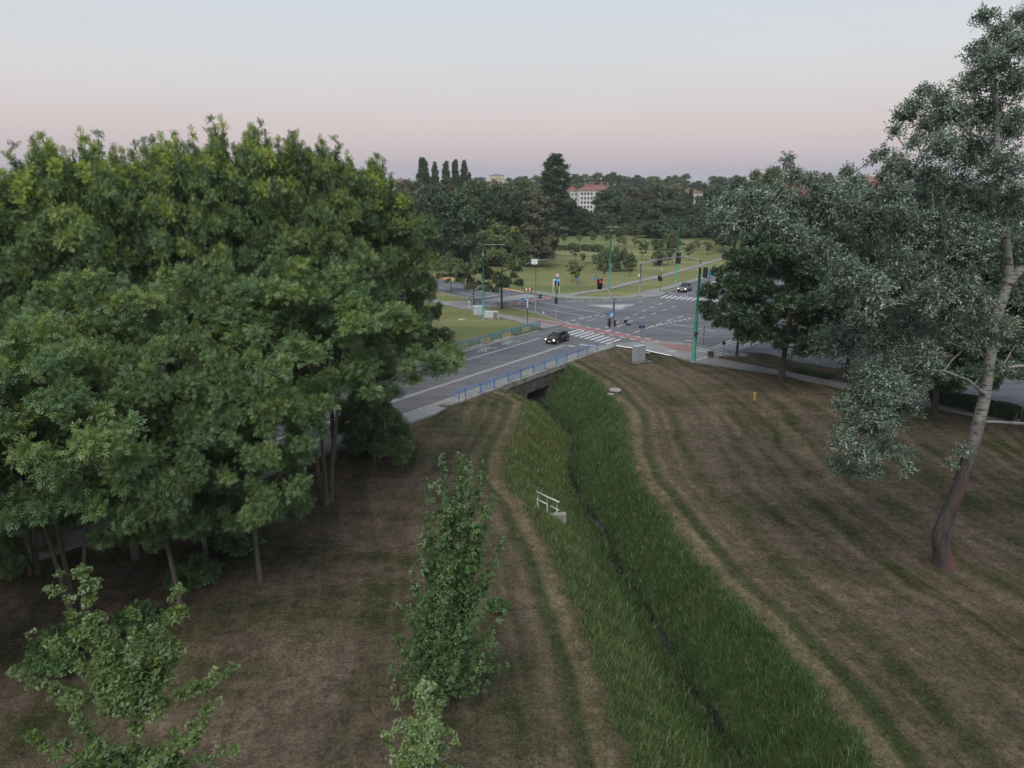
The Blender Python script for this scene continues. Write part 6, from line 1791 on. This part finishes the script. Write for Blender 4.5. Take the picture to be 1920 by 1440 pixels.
# ------------------------------------------------------------------ distant buildings
M['plaster'] = plain('white_plaster', (0.55, 0.55, 0.56), 0.9, var=0.1, scale=0.3)
M['tile'] = plain('red_roof_tiles', (0.19, 0.085, 0.07), 0.85, var=0.25, scale=0.4)
M['beige'] = plain('beige_plaster', (0.45, 0.38, 0.29), 0.9, var=0.12, scale=0.2)
M['brick'] = plain('red_brick', (0.24, 0.11, 0.085), 0.9, var=0.25, scale=0.8)
M['pane'] = plain('window_glass', (0.05, 0.06, 0.075), 0.15, var=0.2)
M['chim_sunlit'] = plain('orange_chimney_and_sunlit_wall', (0.3, 0.15, 0.1), 0.9, var=0.2)
def house(name, x0, x1, Yd, depth, eaves, ridge, wall, label, wins=None, chimneys=(), roof=True, cat='building', roofm=None):
    cx = (x0 + x1) / 2
    o = empty(name, (cx, Yd, -0.1), 0, label, cat)
    w_ = x1 - x0
    MB().box((0, depth / 2, eaves / 2), (w_, depth, eaves)).build('wall', wall, o)
    if roof:
        e = 0.5
        ins = min(depth / 2, w_ / 2) * 0.8
        v = [(-w_ / 2 - e, -e, eaves), (w_ / 2 + e, -e, eaves), (w_ / 2 + e, depth + e, eaves), (-w_ / 2 - e, depth + e, eaves), (-w_ / 2 + ins, depth / 2, ridge), (w_ / 2 - ins, depth / 2, ridge)]
        rf = MB().add(v, [(0, 1, 5, 4), (2, 3, 4, 5), (1, 2, 5), (3, 0, 4), (3, 2, 1, 0)]).build('roof', roofm or M['tile'], o)
        for cx_ in chimneys:
            MB().box((cx_, depth * 0.3, ridge - 0.2), (0.9, 0.9, (ridge - eaves) * 0.9)).build('chimney', M['chim_sunlit'], rf)
    else:
        MB().box((0, depth / 2, eaves + 0.3), (w_ + 0.4, depth + 0.4, 0.6)).build('roof', M['conc2'], o)
    if wins:
        cols, rows, x_a, x_b, z_a, z_b, ww, wh = wins
        for r_ in range(rows):
            for c_ in range(cols):
                wx = x_a + (x_b - x_a) * (c_ + 0.5) / cols
                wz = z_a + (z_b - z_a) * (r_ + 0.5) / rows
                f = MB().box((wx, -0.03, wz), (ww, 0.1, wh)).build('window', M['rail_white'], o)
                MB().box((wx, -0.09, wz), (ww * 0.84, 0.05, wh * 0.86)).build('pane', M['pane'], f)
    return o
def X(px, py, Yd): return AT(px, py, Yd).x
Yb = 400
ev, rg = top_z(1110, 356.5, Yb), top_z(1110, 346, Yb)
x0, x1 = X(1086, 370, Yb), X(1150, 370, Yb)
house('apartment_block', x0, x1, Yb, 12, ev, rg, M['plaster'], 'white apartment block with red hipped roof and chimneys beyond the field', (4, 6, -(x1 - x0) / 2 + 0.6, -(x1 - x0) / 2 + 7.6, 1.5, ev - 0.6, 1.15, 1.5), (-5.5, -2.0, 3.0, 6.5))
x0, x1 = X(1063, 370, Yb + 14), X(1084, 370, Yb + 14)
house('apartment_wing', x0, x1, Yb + 14, 10, ev - 0.4, ev + 1.4, M['plaster'], 'white apartment wing just left of the red-roofed white block', (3, 5, -2.8, 2.8, 2, ev - 1, 1.0, 1.4), (0.5,))
Yb = 380
house('white_house', X(1282, 360, Yb), X(1318, 360, Yb), Yb, 10, top_z(1300, 361, Yb), top_z(1300, 354, Yb), M['plaster'], 'white house with a red roof peeking over the field-edge trees', (4, 2, -5, 5, 8, 14, 1.1, 1.4), (-2,))
Yb = 288
house('brick_house', X(1314, 415, Yb), X(1336, 415, Yb), Yb, 6, top_z(1322, 411, Yb), top_z(1322, 404.5, Yb), M['brick'], 'small brick house among the dark field-edge trees', (2, 1, -1.8, 1.8, 2, 5, 0.9, 1.1), (), True, 'house', M['conc2'])
Yb = 900
house('tower_block', X(917, 335, Yb), X(945, 335, Yb), Yb, 14, top_z(935, 329, Yb), 0, M['beige'], 'beige high-rise block on the skyline above the far grove', (5, 3, -7, 7, 12, 24, 1.4, 1.6), (), False)
house('tower_block', X(926, 335, Yb - 3), X(938, 335, Yb - 3), Yb + 2, 8, top_z(935, 326.5, Yb), 0, M['plaster'], 'small white rooftop storey above the beige high-rise', None, (), False)
Yb = 760
house('red_roof_house', X(995, 335, Yb), X(1016, 335, Yb), Yb, 14, top_z(1005, 334, Yb), top_z(1005, 328, Yb), M['beige'], 'red-roofed house on the skyline left of the lone poplar', None, (-2,))
house('red_roof_house', X(964, 335, Yb), X(982, 335, Yb), Yb + 20, 12, top_z(970, 335, Yb), top_z(970, 331.5, Yb), M['plaster'], 'pale low house on the skyline behind the yellow-tinged tree', None, (2,))
Yb = 520
house('long_roof_building', X(1572, 340, Yb), X(1692, 340, Yb), Yb, 14, top_z(1620, 341, Yb), top_z(1620, 330, Yb), M['brick'], 'long building with a red tiled roof behind the poplar branches', (12, 1, -20, 20, 13, 18, 1.2, 1.5), (-14, -7, 0, 7, 14))
house('red_roof_house', X(655, 335, 560), X(700, 335, 560), 560, 12, top_z(670, 339, 560), top_z(670, 332.5, 560), M['plaster'], 'red roof glimpsed through the left treetops', None, (-3, 3))
house('red_roof_house', X(735, 335, 600), X(758, 335, 600), 600, 12, top_z(748, 340, 600), top_z(748, 334, 600), M['plaster'], 'red roof just left of the brown-tinged far grove', None, (2,))
# church tower with its low lantern
Yb = 420
x, _, zt = AT(1478, 320, Yb)
o = empty('church_tower', (x, Yb, -0.1), 0.3, 'square tower with a dark lantern top and a shaft coloured sunlit orange at the skyline', 'tower')
MB().box((0, 0, zt / 2), (6.2, 6.2, zt)).build('shaft', M['chim_sunlit'], o)  # low sun on the tower is put into the orange wall colour
MB().box((0, 0, zt + 0.3), (7.2, 7.2, 0.6)).build('cornice', M['conc2'], o)
for sx in (-1, 1):
    for sy in (-1, 1): MB().box((sx * 1.9, sy * 1.9, zt + 2.1), (0.7, 0.7, 3.0)).build('lantern_column', M['conc2'], o)
MB().box((0, 0, zt + 2.1), (2.6, 2.6, 3.0)).build('lantern_core', M['pane'], o)
MB().box((0, 0, zt + 4.1), (5.2, 5.2, 1.0), taper=0.75).build('lantern_roof', M['conc2'], o)
house('church_nave', x - 2, x + 22, Yb + 4, 12, zt - 6, zt - 1.0, M['brick'], 'red church roof right of the square tower', None, ())

# ------------------------------------------------------------------ evening haze
hm = bpy.data.materials.new('evening_haze')
hm.use_nodes = True
hn, hl = hm.node_tree.nodes, hm.node_tree.links
hn.clear()
ho = hn.new('ShaderNodeOutputMaterial')
pv = hn.new('ShaderNodeVolumePrincipled')
pv.inputs['Color'].default_value = (0.9, 0.9, 0.94, 1)
pv.inputs['Density'].default_value = 0.00016
pv.inputs['Anisotropy'].default_value = 0.1
hl.new(pv.outputs[0], ho.inputs['Volume'])
hz_o = MB().box((0, 4100, 20), (12400, 9900, 56)).build('haze', hm)
tag(hz_o, 'thin evening haze over the town', 'haze', kind='stuff')
